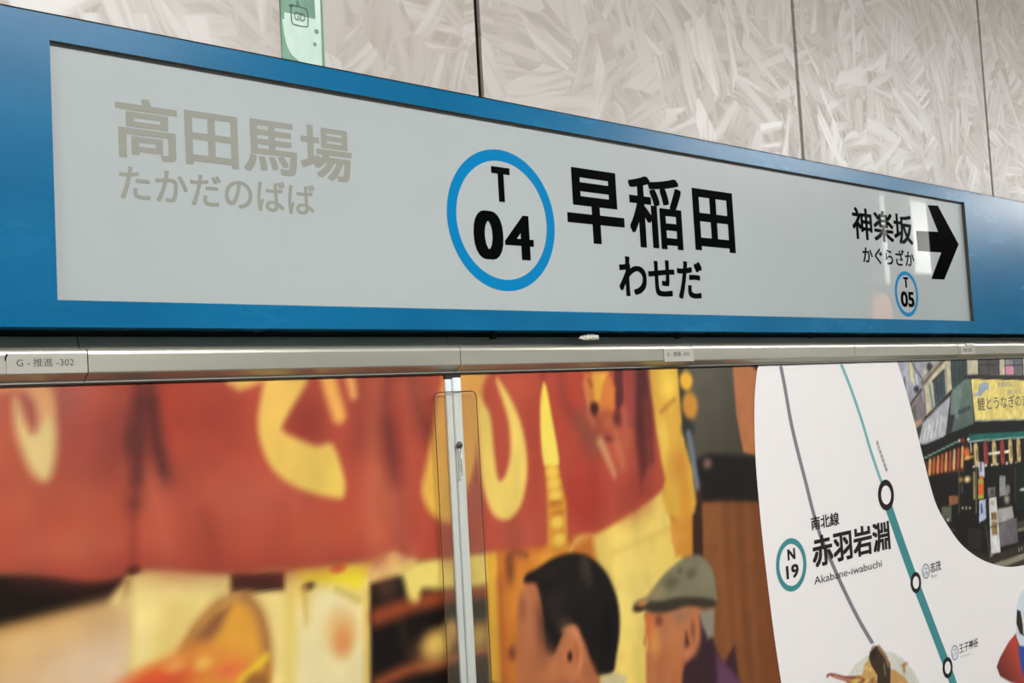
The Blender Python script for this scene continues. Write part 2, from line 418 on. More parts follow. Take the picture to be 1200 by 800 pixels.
o = obj('top_seam', bx(SX0, SX1, .001, .050, Zs(ST), Zs(ST)+.0022), m_dark, sign); o['label'] = 'dark seam line along the top of the blue frame'
bm = bmesh.new()
i1, i2 = ringv(inner, .0002), ringv(inner, FY+.004)
for k in range(4):
    q = (k+1) % 4; bm.faces.new((i1[k], i1[q], i2[q], i2[k]))
o = obj('reveal', bm, m_reveal, sign); o['label'] = 'dark recessed edge around the white face'
face = obj('sign_face', bx(-.004, W+.004, FY, FY+.004, Zs(-.004), Zs(H+.004)), m_face, sign)
tp = FY-.0001
LT = lambda s, l, r, t, b, m, bold, label=None: lettering(s, ext(l, r, t, b, tp), tp, m, face, bold, label=label)
LT('高田馬場', (134.4, 120), (411.9, 185), (167.8, 115.8), (401.6, 213.7), m_greyink, .021, 'faded grey kanji for the previous station')
LT('たかだのばば', (139.4, 202), (368.5, 221), (149.7, 193.5), (357.7, 251.9), m_greyink, .014, 'faded grey hiragana below the grey kanji')
LT('早', (664.9, 255.3), (731.8, 263.2), (671.5, 195.8), (700.7, 285.7), m_blackink, .03, 'large black first kanji of the station name')
LT('稲', (738.2, 260), (801.9, 290), (759.2, 205.8), (797.4, 293.4), m_blackink, .019, 'large black second kanji of the station name')
LT('田', (810.3, 220.5), (862.2, 295.8), (810.3, 219.8), (858.2, 296.3), m_blackink, .03, 'large black third kanji of the station name')
LT('わせだ', (724.6, 312.7), (824, 342), (730, 300), (732.2, 347.4), m_blackink, .026, 'black hiragana under the large kanji')
LT('神楽坂', (998, 252.5), (1070.3, 282.5), (1003.8, 242.7), (1068.8, 287.3), m_blackink, .022, 'black kanji for the next station')
LT('かぐらざか', (1010.5, 295), (1071.5, 305), (1013.8, 288), (1066, 312.5), m_blackink, .018, 'small black hiragana for the next station')
LT('T', (575.4, 199.7), (597, 202), (577, 194.6), (587.5, 236.5), m_blackink, (.062, .03))
LT('0', (555.1, 276), (589.8, 278.3), (571.3, 246.6), (575.9, 304.2), m_blackink, (.05, .022))
LT('4', (592.1, 285.3), (625.7, 291), (612.9, 252.7), (617.6, 304.9), m_blackink, (.032, .012))
LT('T', (1058.6, 330), (1064.4, 331), (1060, 324.6), (1062, 337), m_blackink, (.05, .03))
LT('05', (1055.6, 350), (1071.3, 351), (1060, 341.3), (1062, 359.6), m_blackink, .035)
k = (tp-CY)/(0-CY); qx, qz = CX+(.7105-CX)*k, CZ+(.1472+ZS-CZ)*k
o = obj('roundel', ring(qx, qz, .116*k, .0975*k, tp), m_ringblue, face); o['label'] = 'large light blue ring'
x0, z0 = at(1062.5, 344.3, tp); r = (at(1062, 317.8, tp)[1]-at(1063, 370.8, tp)[1])/2
o = obj('roundel', ring(x0, z0, r, r*.83, tp, n=64), m_ringblue, face); o['label'] = 'small light blue ring'
arrow = [(1087, 240.3), (1098.8, 240.8), (1123.3, 286.3), (1106.5, 327.5), (1091.3, 326.8), (1103, 295.8), (1075.8, 293.8), (1073.8, 270.5), (1099.3, 271.5)]
a = [at(*p, tp) for p in arrow]
o = obj('arrow', plate(a, tp), m_blackink, face); o['label'] = 'black arrow pointing right'
bm = bmesh.new()
for px in (580, 796, 953, 1177):                # fixing lugs under the sign
    x, z = at(px, 392, .024); box(bm, x-.004, x+.004, .024, .034, z-.007, Zs(SB)-.0003)
    obj('lug', bm, m_black, rail); bm = bmesh.new()
bm.free()
bm = bmesh.new(); rng = random.Random(3)        # crumbs of grime along the top edge
for k in range(60):
    x = rng.uniform(-.2, 2.9); s = rng.uniform(.0009, .0028)
    r_ = bmesh.ops.create_icosphere(bm, subdivisions=1, radius=s)
    for v in r_['verts']: v.co = Vector((x+v.co.x*rng.uniform(1, 3), .006+v.co.y+rng.uniform(0, .03), Zs(ST)+v.co.z*.8))
obj('grime', bm, m_dark, sign, stuff=True)

# ------------------------------------------------------------ metal trunking below the sign
prof = [(.046, -.0395), (.039, -.0405), (.035, -.0535), (.029, -.0562), (.0135, -.0568), (.0098, -.0580), (.0082, -.0605), (.0075, -.0640), (.0072, -.0855), (.0088, -.0874), (.0215, -.0960), (.0215, -.0975), (.046, -.0975)]
prof = [(y, Zs(z)) for y, z in prof]
jx = [-1.5] + [at(px, 425, .0075)[0] for px in (-330, 103, 540, 813, 1003)] + [at(1123, 410, .0075)[0]]
jx += [jx[-1]+.55, jx[-1]+1.3, jx[-1]+2.2]
for a_, b_ in zip(jx, jx[1:]):
    o = obj('trunking_cover', extrude_profile(prof, a_+.0007, b_-.0007), m_alu, rail)
obj('backing_strip', extrude_profile([(.047, Zs(-.0322)), (.06, Zs(-.0322)), (.06, Zs(-.098)), (.047, Zs(-.098))], jx[0], jx[-1]), m_black, rail)
obj('joint_filler', extrude_profile([(y+.0014, z*1) for y, z in prof[:-1]]+[(.048, Zs(-.0970))], jx[0]+.01, jx[-1]-.01), m_dark, rail)
obj('seal', extrude_profile([(.0205, Zs(-.0976)), (.046, Zs(-.0976)), (.046, Zs(-.0996)), (.0205, Zs(-.0996))], jx[0], jx[-1]), m_black, rail)
RY = .0070
def rail_label(pxa, pxb, pya, pyb, s, e, mlab=m_label):
    xa, xb = at(pxa, pya, RY)[0], at(pxb, pya, RY)[0]; za, zb = at((pxa+pxb)/2, pya, RY)[1], at((pxa+pxb)/2, pyb, RY)[1]
    o = obj('number_label', bx(xa, xb, RY-.0008, RY+.0008, zb, za, bev=.0004), mlab, rail); o['label'] = 'pale label plate printed '+s
    lettering(s, ext(*e, RY-.0009), RY-.0009, m_label_ink, o, .0, th=.0002)
rail_label(7, 101.2, 414, 437.5, 'G - 推進 -302', ((19.4, 425), (86.5, 423), (43, 419.4), (41, 429.6)))
rail_label(777.5, 812, 408.5, 423.5, 'G - 推進 -303', ((781.5, 415), (807.5, 415), (793, 411.9), (793, 417.2)))
rail_label(1125.5, 1141.5, 405.8, 415, '推進', ((1128.5, 410), (1139, 410), (1134, 407.6), (1134, 412)))
xa, za = at(1131, 402.3, .0085); xb, zb = at(1141, 405, .0085)
o = obj('sticker', bx(xa, xb, .0068, .0085, zb, za), m_paper, rail); o['label'] = 'tiny white sticker'
xa, za = at(8.5, 414.5, .0055); xb, zb = at(6.4, 423, .0055)
o = obj('scratch', ribbon([(xa, za), ((xa+xb)/2-.0005, (za+zb)/2), (xb, zb)], (.0022, .0008), .006, .0003), m_dark, rail); o['label'] = 'dark scuff at the label edge'
# scrap of white tissue tucked over the trunking
bm = bmesh.new(); rng = random.Random(5)
x0, z0 = at(692, 395.3, .012)
for k, (dx, dz, sx, sz) in enumerate([(-.010, 0, .012, .0045), (.004, .0008, .011, .0055), (.015, .0002, .006, .004), (-.002, .003, .014, .0025)]):
    r_ = bmesh.ops.create_icosphere(bm, subdivisions=3, radius=1)
    for v in r_['verts']:
        c = v.co.copy(); n = mnoise.noise(c*2.3+Vector((k*7, 0, 0)))*.45+mnoise.noise(c*5)*.2
        v.co = Vector((x0+dx+c.x*sx*(1+n), .014+c.y*.006*(1+n), z0+dz+c.z*sz*(1+n)))
tag(obj('tissue_scrap', bm, m_paper, smooth=False), 'small crumpled white scrap stuck on top of the metal trunking', 'litter')

# ------------------------------------------------------------ green reflective strip on the wall above the sign
gy = WALL_Y-.0002
strip = thing('reflective_strip', 'pale green shiny vertical strip stuck on the wall above the sign', 'tape')
xa = at(329, 40, gy)[0]; xb = at(378.6, 40, gy)[0]
GT, GB = Zs(.62), Zs(.32)
obj('tape', bx(xa, xb, gy-.0016, gy, GB, GT), m_greenA, strip)
g2 = gy-.0017
overlay = [at(*p, g2) for p in [(331, 25), (333, 40), (336, 53), (341, 63), (348, 70), (356, 74), (366, 77), (377.5, 82)]]
overlay = smooth_path(overlay, 4)+[(xb-.001, GT-.002), (xa+.001, GT-.002)]  # paler green area over the tape, rounded off at its lower edge
pl = obj('tape_pale_layer', plate(overlay, g2, .0003), m_greenB, strip); pl['label'] = 'paler film layer with a curved lower edge'
g3 = g2-.0004
obj('edge_band', bx(xa, xa+.006, g3, g2, at(331, 22, g3)[1], GT), m_greenA, strip)['label'] = 'darker green band along the left edge of the strip'
x0, z0 = at(341, 0, g3); x1, z1 = at(372, 24, g3)
obj('edge_band', bx(xa+.006, at(369, 10, g3)[0], g3, g2, at(350, 18, g3)[1], GT), m_greenA, strip)['label'] = 'mid green patch at the top of the strip'
g4 = g3-.0003
sq = [at(*p, g4) for p in [(341, 5), (342, 25.5), (348, 29.5), (359, 31.5), (361, 28), (360, 12), (354, 9), (341.5, 6)]]
o = obj('pen_mark', ribbon(smooth_path(sq, 3), .0016, g4, .0002), m_pen, strip); o['label'] = 'hand-drawn box'
sq = [at(*p, g4) for p in [(338.5, 5), (340, 7.5), (344, 6)]]; obj('pen_mark', ribbon(sq, .002, g4, .0002), m_pen, strip)
sq = [at(*p, g4) for p in [(348.5, 0), (348, 4), (347, 6), (351, 6.5), (349, 2)]]; obj('pen_mark', ribbon(sq, .0016, g4, .0002), m_pen, strip)
lettering('GD', ext((344.5, 18), (357.5, 22), (347, 13.5), (354, 25), g4), g4, m_pen, strip, -.004, label='handwritten letters')
obj('pen_mark', disc(*at(371, 37, g4), .0035, g4), m_greenA, strip)
obj('pen_mark', disc(*at(369, 52, g4), .003, g4), m_greenA, strip)

# ------------------------------------------------------------ posters
PY = .024
PB = Zs(-1.35)                                   # lower edge of the posters
PT = Zs(-.0998)
XS = .5895                                       # joint between the two posters
XJ = at(540, 600, PY)[0]
S = lambda x, y: (x, y)
def paint(P):
    """the food-stall photograph that runs across both posters"""
    p, l, b = P.poly, P.line, P.blob
    # behind the curtain, left
    p([(-300, 668), (150, 672), (128, 706), (0, 737), (-300, 800)], (24, 14, 10), .006)
    p([(-300, 830), (0, 737), (125, 703), (157, 702), (157, 1300), (-300, 1300)], (206, 160, 98), .010, (216, 184, 148), [(60, 720), (90, 800)])
    b((110, 775), 45, 22, (222, 194, 162), .9, .6); b((30, 755), 25, 12, (222, 184, 132), .9, .5)
    p([(131, 704), (146, 684), (172, 667), (268, 670), (271, 695), (345, 690), (345, 1300), (157, 1300), (155, 708), (140, 708)], (232, 206, 126), .006)
    p([(157, 712), (176, 712), (176, 800), (157, 800)], (240, 218, 150), .012, a=.8)
    l([(150, 702), (200, 690), (262, 690)], .02, (238, 214, 142), .012, .6)
    l([(203, 715), (203, 790)], .02, (222, 188, 108), .012, .7); l([(325, 700), (325, 800)], .018, (240, 212, 140), .01, .6)
    p([(270, 671), (335, 668), (334, 691), (300, 694), (272, 694)], (58, 30, 22), .004)
    # dish and food
    p([(216, 762), (230, 736), (248, 716), (266, 706), (286, 702), (302, 722), (311, 755), (312, 800), (225, 800)], (226, 158, 58), .007)
    p([(215, 763), (230, 738), (250, 718), (270, 710), (258, 736), (244, 756), (228, 764)], (146, 92, 56), .007)
    l([(214, 764), (233, 731), (258, 706), (284, 699)], .010, (176, 118, 62), .008)
    l([(290, 699), (305, 722), (313, 760), (310, 800)], .012, (158, 98, 52), .008)
    p([(150, 802), (172, 782), (205, 765), (232, 752), (262, 760), (292, 766), (308, 790), (304, 830), (150, 830)], (224, 138, 58), .009)
    b((185, 800), 40, 18, (216, 84, 48), .8); b((238, 777), 10, 8, (236, 176, 84), .9); b((205, 779), 12, 8, (232, 150, 80), .9); b((268, 785), 14, 8, (226, 110, 66), .9)
    l([(284, 797), (298, 783), (311, 770)], .012, (232, 192, 54), .005)
    b((300, 800), 14, 12, (150, 96, 44), .6)
    # yellow rack and jar
    p([(336, 678), (345, 667), (430, 659), (462, 644), (488, 654), (470, 672), (434, 682), (436, 1300), (340, 1300), (336, 700)], (226, 196, 104), .006)
    p([(350, 668), (425, 662), (431, 664), (431, 695), (410, 688), (385, 686), (358, 680)], (230, 208, 50), .007)
    b((396, 666), 9, 5, (214, 96, 46), .6); b((362, 687), 7, 5, (70, 50, 22), .8); l([(357, 690), (357, 735)], .007, (196, 150, 70), .006)
    p([(364, 700), (376, 689), (398, 690), (420, 704), (432, 730), (434, 1300), (346, 1300), (347, 748), (360, 730)], (238, 220, 164), .010)
    p([(425, 690), (436, 690), (437, 800), (428, 800)], (222, 184, 96), .006)
    b((400, 738), 17, 22, (226, 176, 108), .9); b((402, 752), 10, 16, (222, 146, 84), .9); l([(395, 690), (420, 703)], .006, (170, 140, 50), .006, .6)
    # dark shelves
    p([(434, 683), (480, 670), (580, 660), (580, 1300), (437, 1300)], (20, 13, 10), .004)
    b((455, 690), 12, 12, (58, 44, 30), .9, .8); l([(470, 725), (477, 765)], .01, (52, 36, 26), .008, .7)
    l([(443, 722), (480, 709), (520, 699), (575, 690)], .026, (142, 64, 34), .008)
    l([(444, 800), (480, 784), (520, 774), (575, 760)], .018, (150, 74, 42), .008)
    b((514, 758), 22, 18, (168, 118, 62), .9); b((512, 754), 14, 14, (226, 186, 92), .9); b((530, 738), 10, 13, (204, 160, 90), .9); b((560, 745), 16, 16, (206, 164, 84), .9)
    p([(432, 668), (462, 644), (486, 654), (470, 672), (436, 681)], (238, 212, 128), .006)
    p([(474, 664), (520, 654), (580, 648), (580, 682), (520, 690), (496, 690), (490, 704), (480, 702), (474, 684)], (238, 212, 112), .006)
    b((562, 780), 9, 10, (60, 30, 20), .8)
    # right of the aluminium strip: post, orange wall, lit yellow wall
    p([(580, 560), (840, 540), (840, 1300), (580, 1300)], (196, 112, 40), .006)
    p([(569, 645), (581, 645), (588, 800), (574, 800)], (218, 164, 56), .004)
    l([(586, 680), (590, 800)], .008, (164, 82, 40), .01, .8)
    b((598, 668), 5, 18, (120, 60, 36), .9, .8); l([(596, 655), (602, 646), (616, 650)], .008, (120, 66, 40), .006); b((604, 710), 12, 22, (214, 130, 48), .9)
    b((601, 765), 5, 8, (110, 56, 34), .9); b((612, 690), 8, 30, (220, 140, 50), .9, .7); b((640, 655), 14, 10, (226, 150, 52), .9)
    p([(668, 646), (690, 628), (740, 600), (780, 566), (800, 545), (806, 600), (800, 650), (800, 1300), (690, 1300), (700, 660)], (236, 204, 104), .008)
    l([(718, 648), (760, 630), (790, 618)], .006, (222, 176, 84), .008, .8); l([(722, 770), (760, 760)], .006, (226, 184, 92), .01, .7)
    b((745, 700), 22, 50, (240, 214, 122), .9, .6)
    p([(785, 540), (815, 540), (824, 650), (792, 652), (786, 620)], (214, 142, 50), .005)
    b((790, 600), 5, 8, (180, 100, 40), .8); b((797, 630), 9, 8, (222, 150, 66), .8)
    # far right of the stall: dark olive wall, tan board, black band, brown door
    p([(795, 400), (900, 400), (900, 545), (800, 545)], (72, 66, 54), .005, (88, 82, 70), [(860, 530), (830, 440)])
    p([(858, 424), (889, 424), (884, 479), (888, 536), (871, 529), (863, 487)], (188, 116, 72), .003)
    p([(866, 415), (900, 415), (892, 438)], (34, 26, 20), .003)
    p([(812, 540), (832, 531), (880, 534), (920, 534), (920, 592), (815, 592)], (24, 20, 18), .006)
    b((829, 543), 5, 6, (120, 92, 80), .9)
    p([(818, 588), (930, 588), (940, 1300), (818, 1300)], (136, 82, 44), .006, (122, 68, 34), [(820, 650), (900, 650)])
    for x in (842, 858, 874): l([(x, 592), (x+6, 700), (x+14, 800)], .012, (150, 92, 48), .012, .5)
    for x in (850, 866, 884): l([(x, 592), (x+6, 700), (x+14, 800)], .009, (112, 62, 32), .012, .5)
    p([(811, 560), (822, 560), (824, 655), (812, 655)], (58, 34, 24), .004)
    # lit pillar and lamps
    p([(752, 415), (791, 415), (797, 462), (800, 495), (805, 528), (812, 556), (814, 600), (780, 600), (770, 520), (762, 470)], (220, 168, 64), .005)
    b((783, 450), 9, 16, (246, 206, 80), .9); b((776, 515), 6, 22, (242, 200, 88), .9, .8); b((796, 545), 8, 18, (210, 140, 54), .9)
    l([(775, 482), (790, 468)], .006, (172, 110, 38), .005, .8); b((803, 590), 6, 26, (220, 150, 50), .9)
    p([(793, 420), (800, 420), (806, 500), (804, 525), (799, 490)], (52, 46, 40), .003)
    b((804, 446), 7.5, 11, (234, 176, 52), .4); b((808.5, 475), 9, 16, (204, 138, 50), .4); b((806, 502), 7, 10, (46, 42, 42), .6)
    l([(807, 508), (812, 535), (817, 570)], .014, (112, 122, 134), .005)
    # the red curtain
    hem = [(-300, 655), (-100, 672), (0, 671), (30, 670), (58, 674), (100, 681), (135, 678), (157, 667), (200, 667), (262, 672), (330, 667), (400, 660), (440, 652), (462, 645), (488, 655), (520, 652), (575, 646), (640, 638), (668, 634), (672, 626), (702, 622), (740, 599), (777, 572), (775, 540), (768, 500), (762, 460), (757, 400)]
    p([(-300, 380)]+hem+[(757, 380)], (176, 74, 54), .005)
    P.curtain = None
    p([(-300, 400), (90, 400), (150, 540), (140, 612), (-300, 606)], (190, 96, 72), .05, (172, 80, 54), [(20, 450), (90, 640)], a=.8)
    b((60, 470), 40, 30, (158, 88, 84), .9, .7); b((100, 520), 40, 36, (152, 66, 58), .9, .7); b((85, 640), 60, 18, (184, 92, 66), .9, .6)
    b((190, 480), 30, 45, (186, 68, 48), .9, .9); b((255, 480), 36, 40, (160, 62, 46), .9, .8); b((280, 590), 70, 34, (190, 94, 72), .9, .7)
    b((250, 618), 40, 30, (172, 74, 50), .9, .5); b((380, 626), 60, 18, (176, 80, 52), .9, .8); b((355, 500), 26, 30, (148, 56, 44), .9, .8)
    b((445, 590), 22, 70, (184, 88, 62), .9, .9); b((480, 450), 16, 40, (196, 92, 60), .9, .9); b((470, 560), 16, 50, (176, 82, 60), .9, .6)
    l([(146, 440), (138, 470), (131, 540)], .018, (140, 62, 52), .02, .7); l([(162, 430), (165, 490), (162, 550), (158, 590)], .013, (84, 40, 38), .013, .85)
    l([(175, 430), (178, 480), (186, 530), (194, 560)], .013, (84, 40, 38), .013, .85); b((153, 515), 8, 16, (84, 42, 40), .9, .8)
    l([(178, 560), (190, 620), (200, 668)], .016, (202, 112, 84), .02, .5); l([(157, 590), (157, 660)], .006, (110, 44, 34), .008, .6)
    l([(238, 600), (252, 650)], .010, (140, 54, 40), .012, .6); b((156, 668), 8, 5, (60, 24, 20), .8)
    l([(418, 450), (424, 480), (420, 520)], .022, (120, 50, 44), .03, .7); l([(455, 430), (453, 480), (458, 530)], .016, (104, 44, 40), .02, .85)
    l([(440, 440), (436, 560), (440, 650)], .012, (196, 108, 78), .02, .5); l([(458, 560), (470, 620), (480, 650)], .010, (204, 124, 96), .016, .6)
    l([(478, 430), (490, 480), (505, 505)], .026, (104, 48, 46), .024, .8); l([(492, 440), (508, 470)], .01, (150, 70, 54), .02, .7)
    l([(470, 480), (466, 560), (474, 650)], .010, (150, 52, 42), .016, .5)
    p([(30, 660), (100, 668), (157, 655), (262, 662), (420, 645), (420, 660), (262, 675), (157, 671), (100, 683), (30, 674)], (134, 54, 44), .02, a=.55)
    b((612, 625), 40, 16, (176, 84, 64), .9, .7); b((550, 630), 40, 14, (168, 70, 54), .9, .6)
    b((640, 490), 22, 60, (168, 60, 44), .9, .6); b((610, 455), 20, 16, (186, 80, 56), .9, .7)
    b((672, 470), 16, 40, (190, 66, 46), .9, .8); b((684, 580), 22, 40, (172, 54, 42), .9, .8); b((740, 580), 22, 26, (160, 62, 50), .9, .7)
    l([(655, 430), (662, 470), (690, 520)], .012, (128, 56, 48), .016, .7); l([(637, 430), (637, 455)], .006, (120, 40, 34), .008, .7)
    l([(163, 470), (160, 520), (160, 560)], .010, (70, 34, 34), .010, .8); l([(178, 470), (184, 520), (191, 550)], .008, (72, 34, 34), .009, .8); l([(152, 490), (156, 520)], .014, (84, 44, 42), .014, .6)
    l([(455, 500), (460, 530), (462, 560)], .014, (96, 40, 36), .018, .7); l([(140, 500), (128, 560)], .022, (132, 56, 48), .026, .6); l([(28, 590), (38, 640)], .016, (196, 108, 80), .03, .4)
    l([(100, 580), (104, 650)], .014, (186, 98, 72), .026, .5); l([(215, 560), (226, 660)], .012, (158, 66, 48), .022, .5); l([(330, 600), (336, 664)], .014, (166, 70, 50), .024, .5); l([(365, 596), (372, 660)], .012, (188, 92, 66), .024, .5)
    l([(520, 615), (524, 652)], .012, (156, 64, 50), .016, .6); l([(600, 610), (604, 644)], .012, (160, 70, 54), .016, .6); l([(626, 500), (630, 630)], .010, (156, 60, 46), .016, .6)
    # slit in the curtain
    p([(636, 450), (639, 450), (642, 462), (647, 490), (655, 537), (652, 547), (640, 548), (635, 530), (633, 480)], (238, 210, 80), .003, (238, 214, 96), [(638, 450), (645, 540)])
    p([(639, 546), (654, 546), (664, 590), (666, 645), (642, 645), (641, 590)], (208, 140, 50), .004)
    for c in ((647, 553), (649, 566), (651, 580), (653, 612), (655, 632)): b(c, 7, 7, (232, 190, 78), .6)
    b((650, 590), 8, 4, (184, 110, 44), .8); b((655, 600), 8, 3, (190, 116, 44), .8)
    # folds and lights of the right flap
    p([(720, 420), (730, 420), (731, 470), (724, 485), (719, 470)], (92, 36, 36), .004)
    p([(731, 425), (743, 425), (742, 500), (733, 500)], (150, 62, 58), .004)
    p([(744, 425), (758, 425), (764, 480), (766, 540), (752, 560), (744, 500)], (84, 34, 34), .008)
    l([(757, 470), (760, 520), (762, 570)], .010, (150, 62, 48), .012, .8); l([(749, 520), (752, 575)], .01, (110, 44, 38), .012, .7)
    p([(684, 436), (713, 436), (721, 455), (720, 484), (702, 488), (694, 480), (688, 466), (684, 450)], (208, 118, 52), .005)
    p([(694, 436), (712, 436), (706, 452), (703, 470), (697, 470), (695, 452)], (230, 166, 62), .004); l([(690, 445), (693, 452)], .005, (160, 70, 44), .004)
    l([(686, 450), (690, 478)], .008, (206, 134, 78), .005, .9)
    b((696.5, 479), 5, 8, (62, 22, 20), .6); b((711, 499), 15, 17, (160, 72, 50), .6); b((713, 494), 8, 9, (178, 90, 58), .8); b((724, 490), 5, 9, (100, 38, 32), .8); b((712, 514), 12, 4, (122, 48, 40), .8)
    l([(680, 492), (688, 505), (698, 522)], .020, (138, 80, 62), .018, .9); l([(695, 496), (690, 485)], .008, (190, 110, 76), .006)
    l([(704, 518), (712, 536), (720, 556)], (.016, .006), (214, 158, 108), .008); l([(722, 510), (730, 545)], .014, (196, 114, 78), .012, .9); l([(732, 484), (736, 520)], .012, (186, 104, 76), .01, .8)
    # brushed characters
    Y, Y2 = (232, 184, 92), (232, 198, 100)
    p([(17, 468), (22, 474), (28, 492), (36, 506), (42, 504), (46, 490), (44, 470), (36, 458), (52, 452), (60, 472), (66, 505), (65, 535), (59, 558), (50, 563), (38, 554), (28, 535), (20, 508), (17, 485)], (226, 196, 130), .006, curve=4)
    p([(-60, 452), (0, 450), (54, 450), (62, 480), (50, 490), (42, 468), (30, 458), (0, 458), (-60, 462)], (224, 156, 104), .007, a=.9)
    l([(-120, 470), (-100, 540), (-140, 600)], .03, (226, 186, 110), .008)
    p([(316, 438), (305, 470), (302, 498), (307, 525), (320, 550), (342, 568), (368, 578), (397, 584), (404, 578), (403, 558), (390, 521), (372, 522), (352, 515), (331, 503), (340, 482), (362, 438)], Y, .005, (228, 190, 90), [(320, 450), (380, 570)])
    p([(264, 440), (267, 450), (280, 458), (290, 455), (311, 446), (330, 436)], (226, 172, 90), .005)
    l([(382, 435), (390, 462), (397, 486)], (.026, .024), (226, 162, 82), .006); l([(408, 430), (414, 462)], (.02, .014), (224, 156, 88), .006)
    p([(524, 430), (572, 430), (566, 452), (563, 490), (559, 530), (553, 562), (542, 588), (531, 611), (518, 610), (504, 600), (494, 576), (499, 545), (507, 505), (512, 470), (518, 450)], (224, 160, 78), .006, (228, 178, 78), [(530, 450), (510, 590)])
    p([(546, 612), (548, 580), (558, 545), (564, 540), (572, 600)], (172, 76, 58), .006)
    p([(560, 468), (568, 474), (575, 490), (579, 530), (583, 558), (588, 562), (594, 552), (598, 530), (597, 500), (592, 478), (582, 446), (588, 450), (602, 474), (613, 505), (618, 545), (613, 585), (601, 605), (589, 609), (577, 601), (568, 578), (562, 540)], Y2, .005)
    # man with dark hair
    p([(617, 682), (630, 676), (655, 700), (690, 740), (694, 770), (704, 790), (712, 1300), (600, 1300), (606, 790), (604, 765), (608, 745), (606, 722), (611, 700)], (172, 102, 64), .005)
    b((616, 700), 7, 20, (190, 114, 74), .9, .8); b((622, 765), 16, 26, (184, 108, 68), .9, .7); b((640, 790), 20, 12, (178, 108, 66), .9)
    b((634, 728), 9, 18, (96, 58, 42), .9, .8); b((640, 752), 8, 22, (80, 50, 38), .9, .9)
    p([(614, 679), (618, 672), (630, 666), (646, 655), (668, 648), (688, 651), (706, 665), (718, 686), (725, 710), (726, 740), (722, 768), (718, 788), (701, 790), (693, 776), (685, 752), (675, 735), (664, 733), (656, 750), (648, 768), (641, 764), (639, 740), (636, 716), (632, 694), (627, 683), (617, 683)], (22, 17, 15), .004)
    b((686, 668), 6, 14, (82, 66, 56), .9, .6); b((655, 700), 10, 14, (44, 38, 36), .9, .6); b((662, 732), 8, 8, (88, 62, 52), .9, .8); b((652, 716), 8, 12, (40, 32, 30), .9, .6)
    p([(664, 734), (672, 733), (680, 748), (685, 772), (680, 792), (670, 800), (660, 790), (658, 760)], (186, 112, 70), .004); b((672, 742), 6, 8, (196, 122, 82), .9); b((668, 769), 3, 6, (62, 26, 16), .7); b((676, 765), 4, 16, (172, 96, 58), .9, .8)
    p([(704, 793), (722, 787), (734, 792), (740, 1300), (700, 1300)], (202, 184, 140), .004)
    b((620, 735), 10, 26, (186, 114, 76), .9, .6); b((612, 712), 5, 14, (150, 88, 58), .9, .7); b((634, 770), 12, 20, (164, 96, 60), .9, .6); b((648, 778), 8, 14, (190, 118, 76), .9, .6); b((690, 786), 8, 10, (158, 92, 56), .9, .6)
    b((700, 700), 14, 26, (30, 25, 22), .9, .7); b((672, 690), 16, 20, (34, 28, 26), .9, .6); b((640, 672), 12, 8, (40, 30, 26), .9, .6); b((712, 740), 8, 30, (14, 11, 10), .9, .8)
    l([(684, 656), (690, 668), (692, 684)], .005, (78, 64, 54), .010, .6); l([(650, 668), (668, 658), (684, 658)], .006, (56, 44, 38), .012, .5)
    l([(660, 738), (668, 736), (676, 745), (681, 765), (678, 785)], .004, (210, 138, 94), .005, .8); l([(640, 700), (652, 720), (662, 726)], .008, (58, 46, 42), .014, .5)
    # man in a cap
    p([(757, 716), (800, 708), (822, 716), (824, 750), (812, 775), (800, 800), (800, 1300), (766, 1300), (757, 775), (759, 762), (754, 752), (759, 735)], (186, 112, 68), .004)
    b((762, 735), 5, 18, (220, 112, 56), .9); b((768, 750), 6, 16, (232, 160, 80), .9, .8); b((785, 735), 14, 16, (190, 122, 80), .9, .8); b((800, 722), 10, 8, (150, 110, 84), .9, .8); b((772, 727), 4, 6, (130, 66, 46), .9)
    p([(820, 722), (828, 726), (840, 762), (848, 778), (866, 797), (872, 1300), (786, 1300), (800, 780), (812, 765), (818, 750)], (58, 34, 42), .005)
    p([(838, 765), (850, 778), (868, 798), (880, 1300), (838, 1300), (840, 790)], (98, 60, 84), .006)
    l([(812, 758), (800, 778), (790, 800)], .012, (186, 104, 56), .006, .8)
    p([(819, 716), (837, 712), (837, 745), (830, 748), (822, 730)], (150, 138, 122), .005)
    b((814, 740), 7, 22, (198, 118, 76), .6); b((812, 738), 3, 12, (150, 84, 54), .8); b((806, 765), 8, 8, (196, 118, 80), .8)
    p([(743, 706), (760, 697), (775, 676), (796, 657), (812, 650), (823, 652), (834, 666), (839, 688), (838, 708), (806, 705), (776, 715), (748, 714)], (128, 120, 94), .004)
    b((788, 682), 9, 8, (96, 86, 62), .9, .8); b((810, 672), 6, 6, (92, 84, 62), .9, .8); b((797, 668), 4, 4, (90, 82, 62), .9, .7); b((824, 680), 9, 14, (140, 132, 104), .9, .8); b((770, 695), 8, 8, (160, 138, 92), .9, .7)
    p([(758, 705), (776, 704), (800, 699), (835, 702), (836, 711), (806, 710), (790, 715), (770, 718), (756, 714)], (58, 50, 38), .004)
    b((749, 712), 7, 5, (64, 38, 24), .6); b((753, 706), 6, 4, (190, 132, 74), .8)
    P.noise(.05, .05, .25, 1); P.noise(.03, .02, .03, 2)

# left poster
x_far = -1.4
lp = thing('poster', 'red curtain food-stall poster panel left of the aluminium strip', 'poster')
lp.location = (0, 0, 0)
obj('backing_board', bx(x_far, XJ-.001, PY+.0003, PY+.016, PB, PT), m_board, lp)
PA = Print(x_far, XJ-.001, PB, PT, .0045, PY, (150, 110, 60)); paint(PA)
o = PA.build('printed_photograph', lp, m_print); o['label'] = 'photograph of a food stall behind a red curtain with yellow brushed characters'
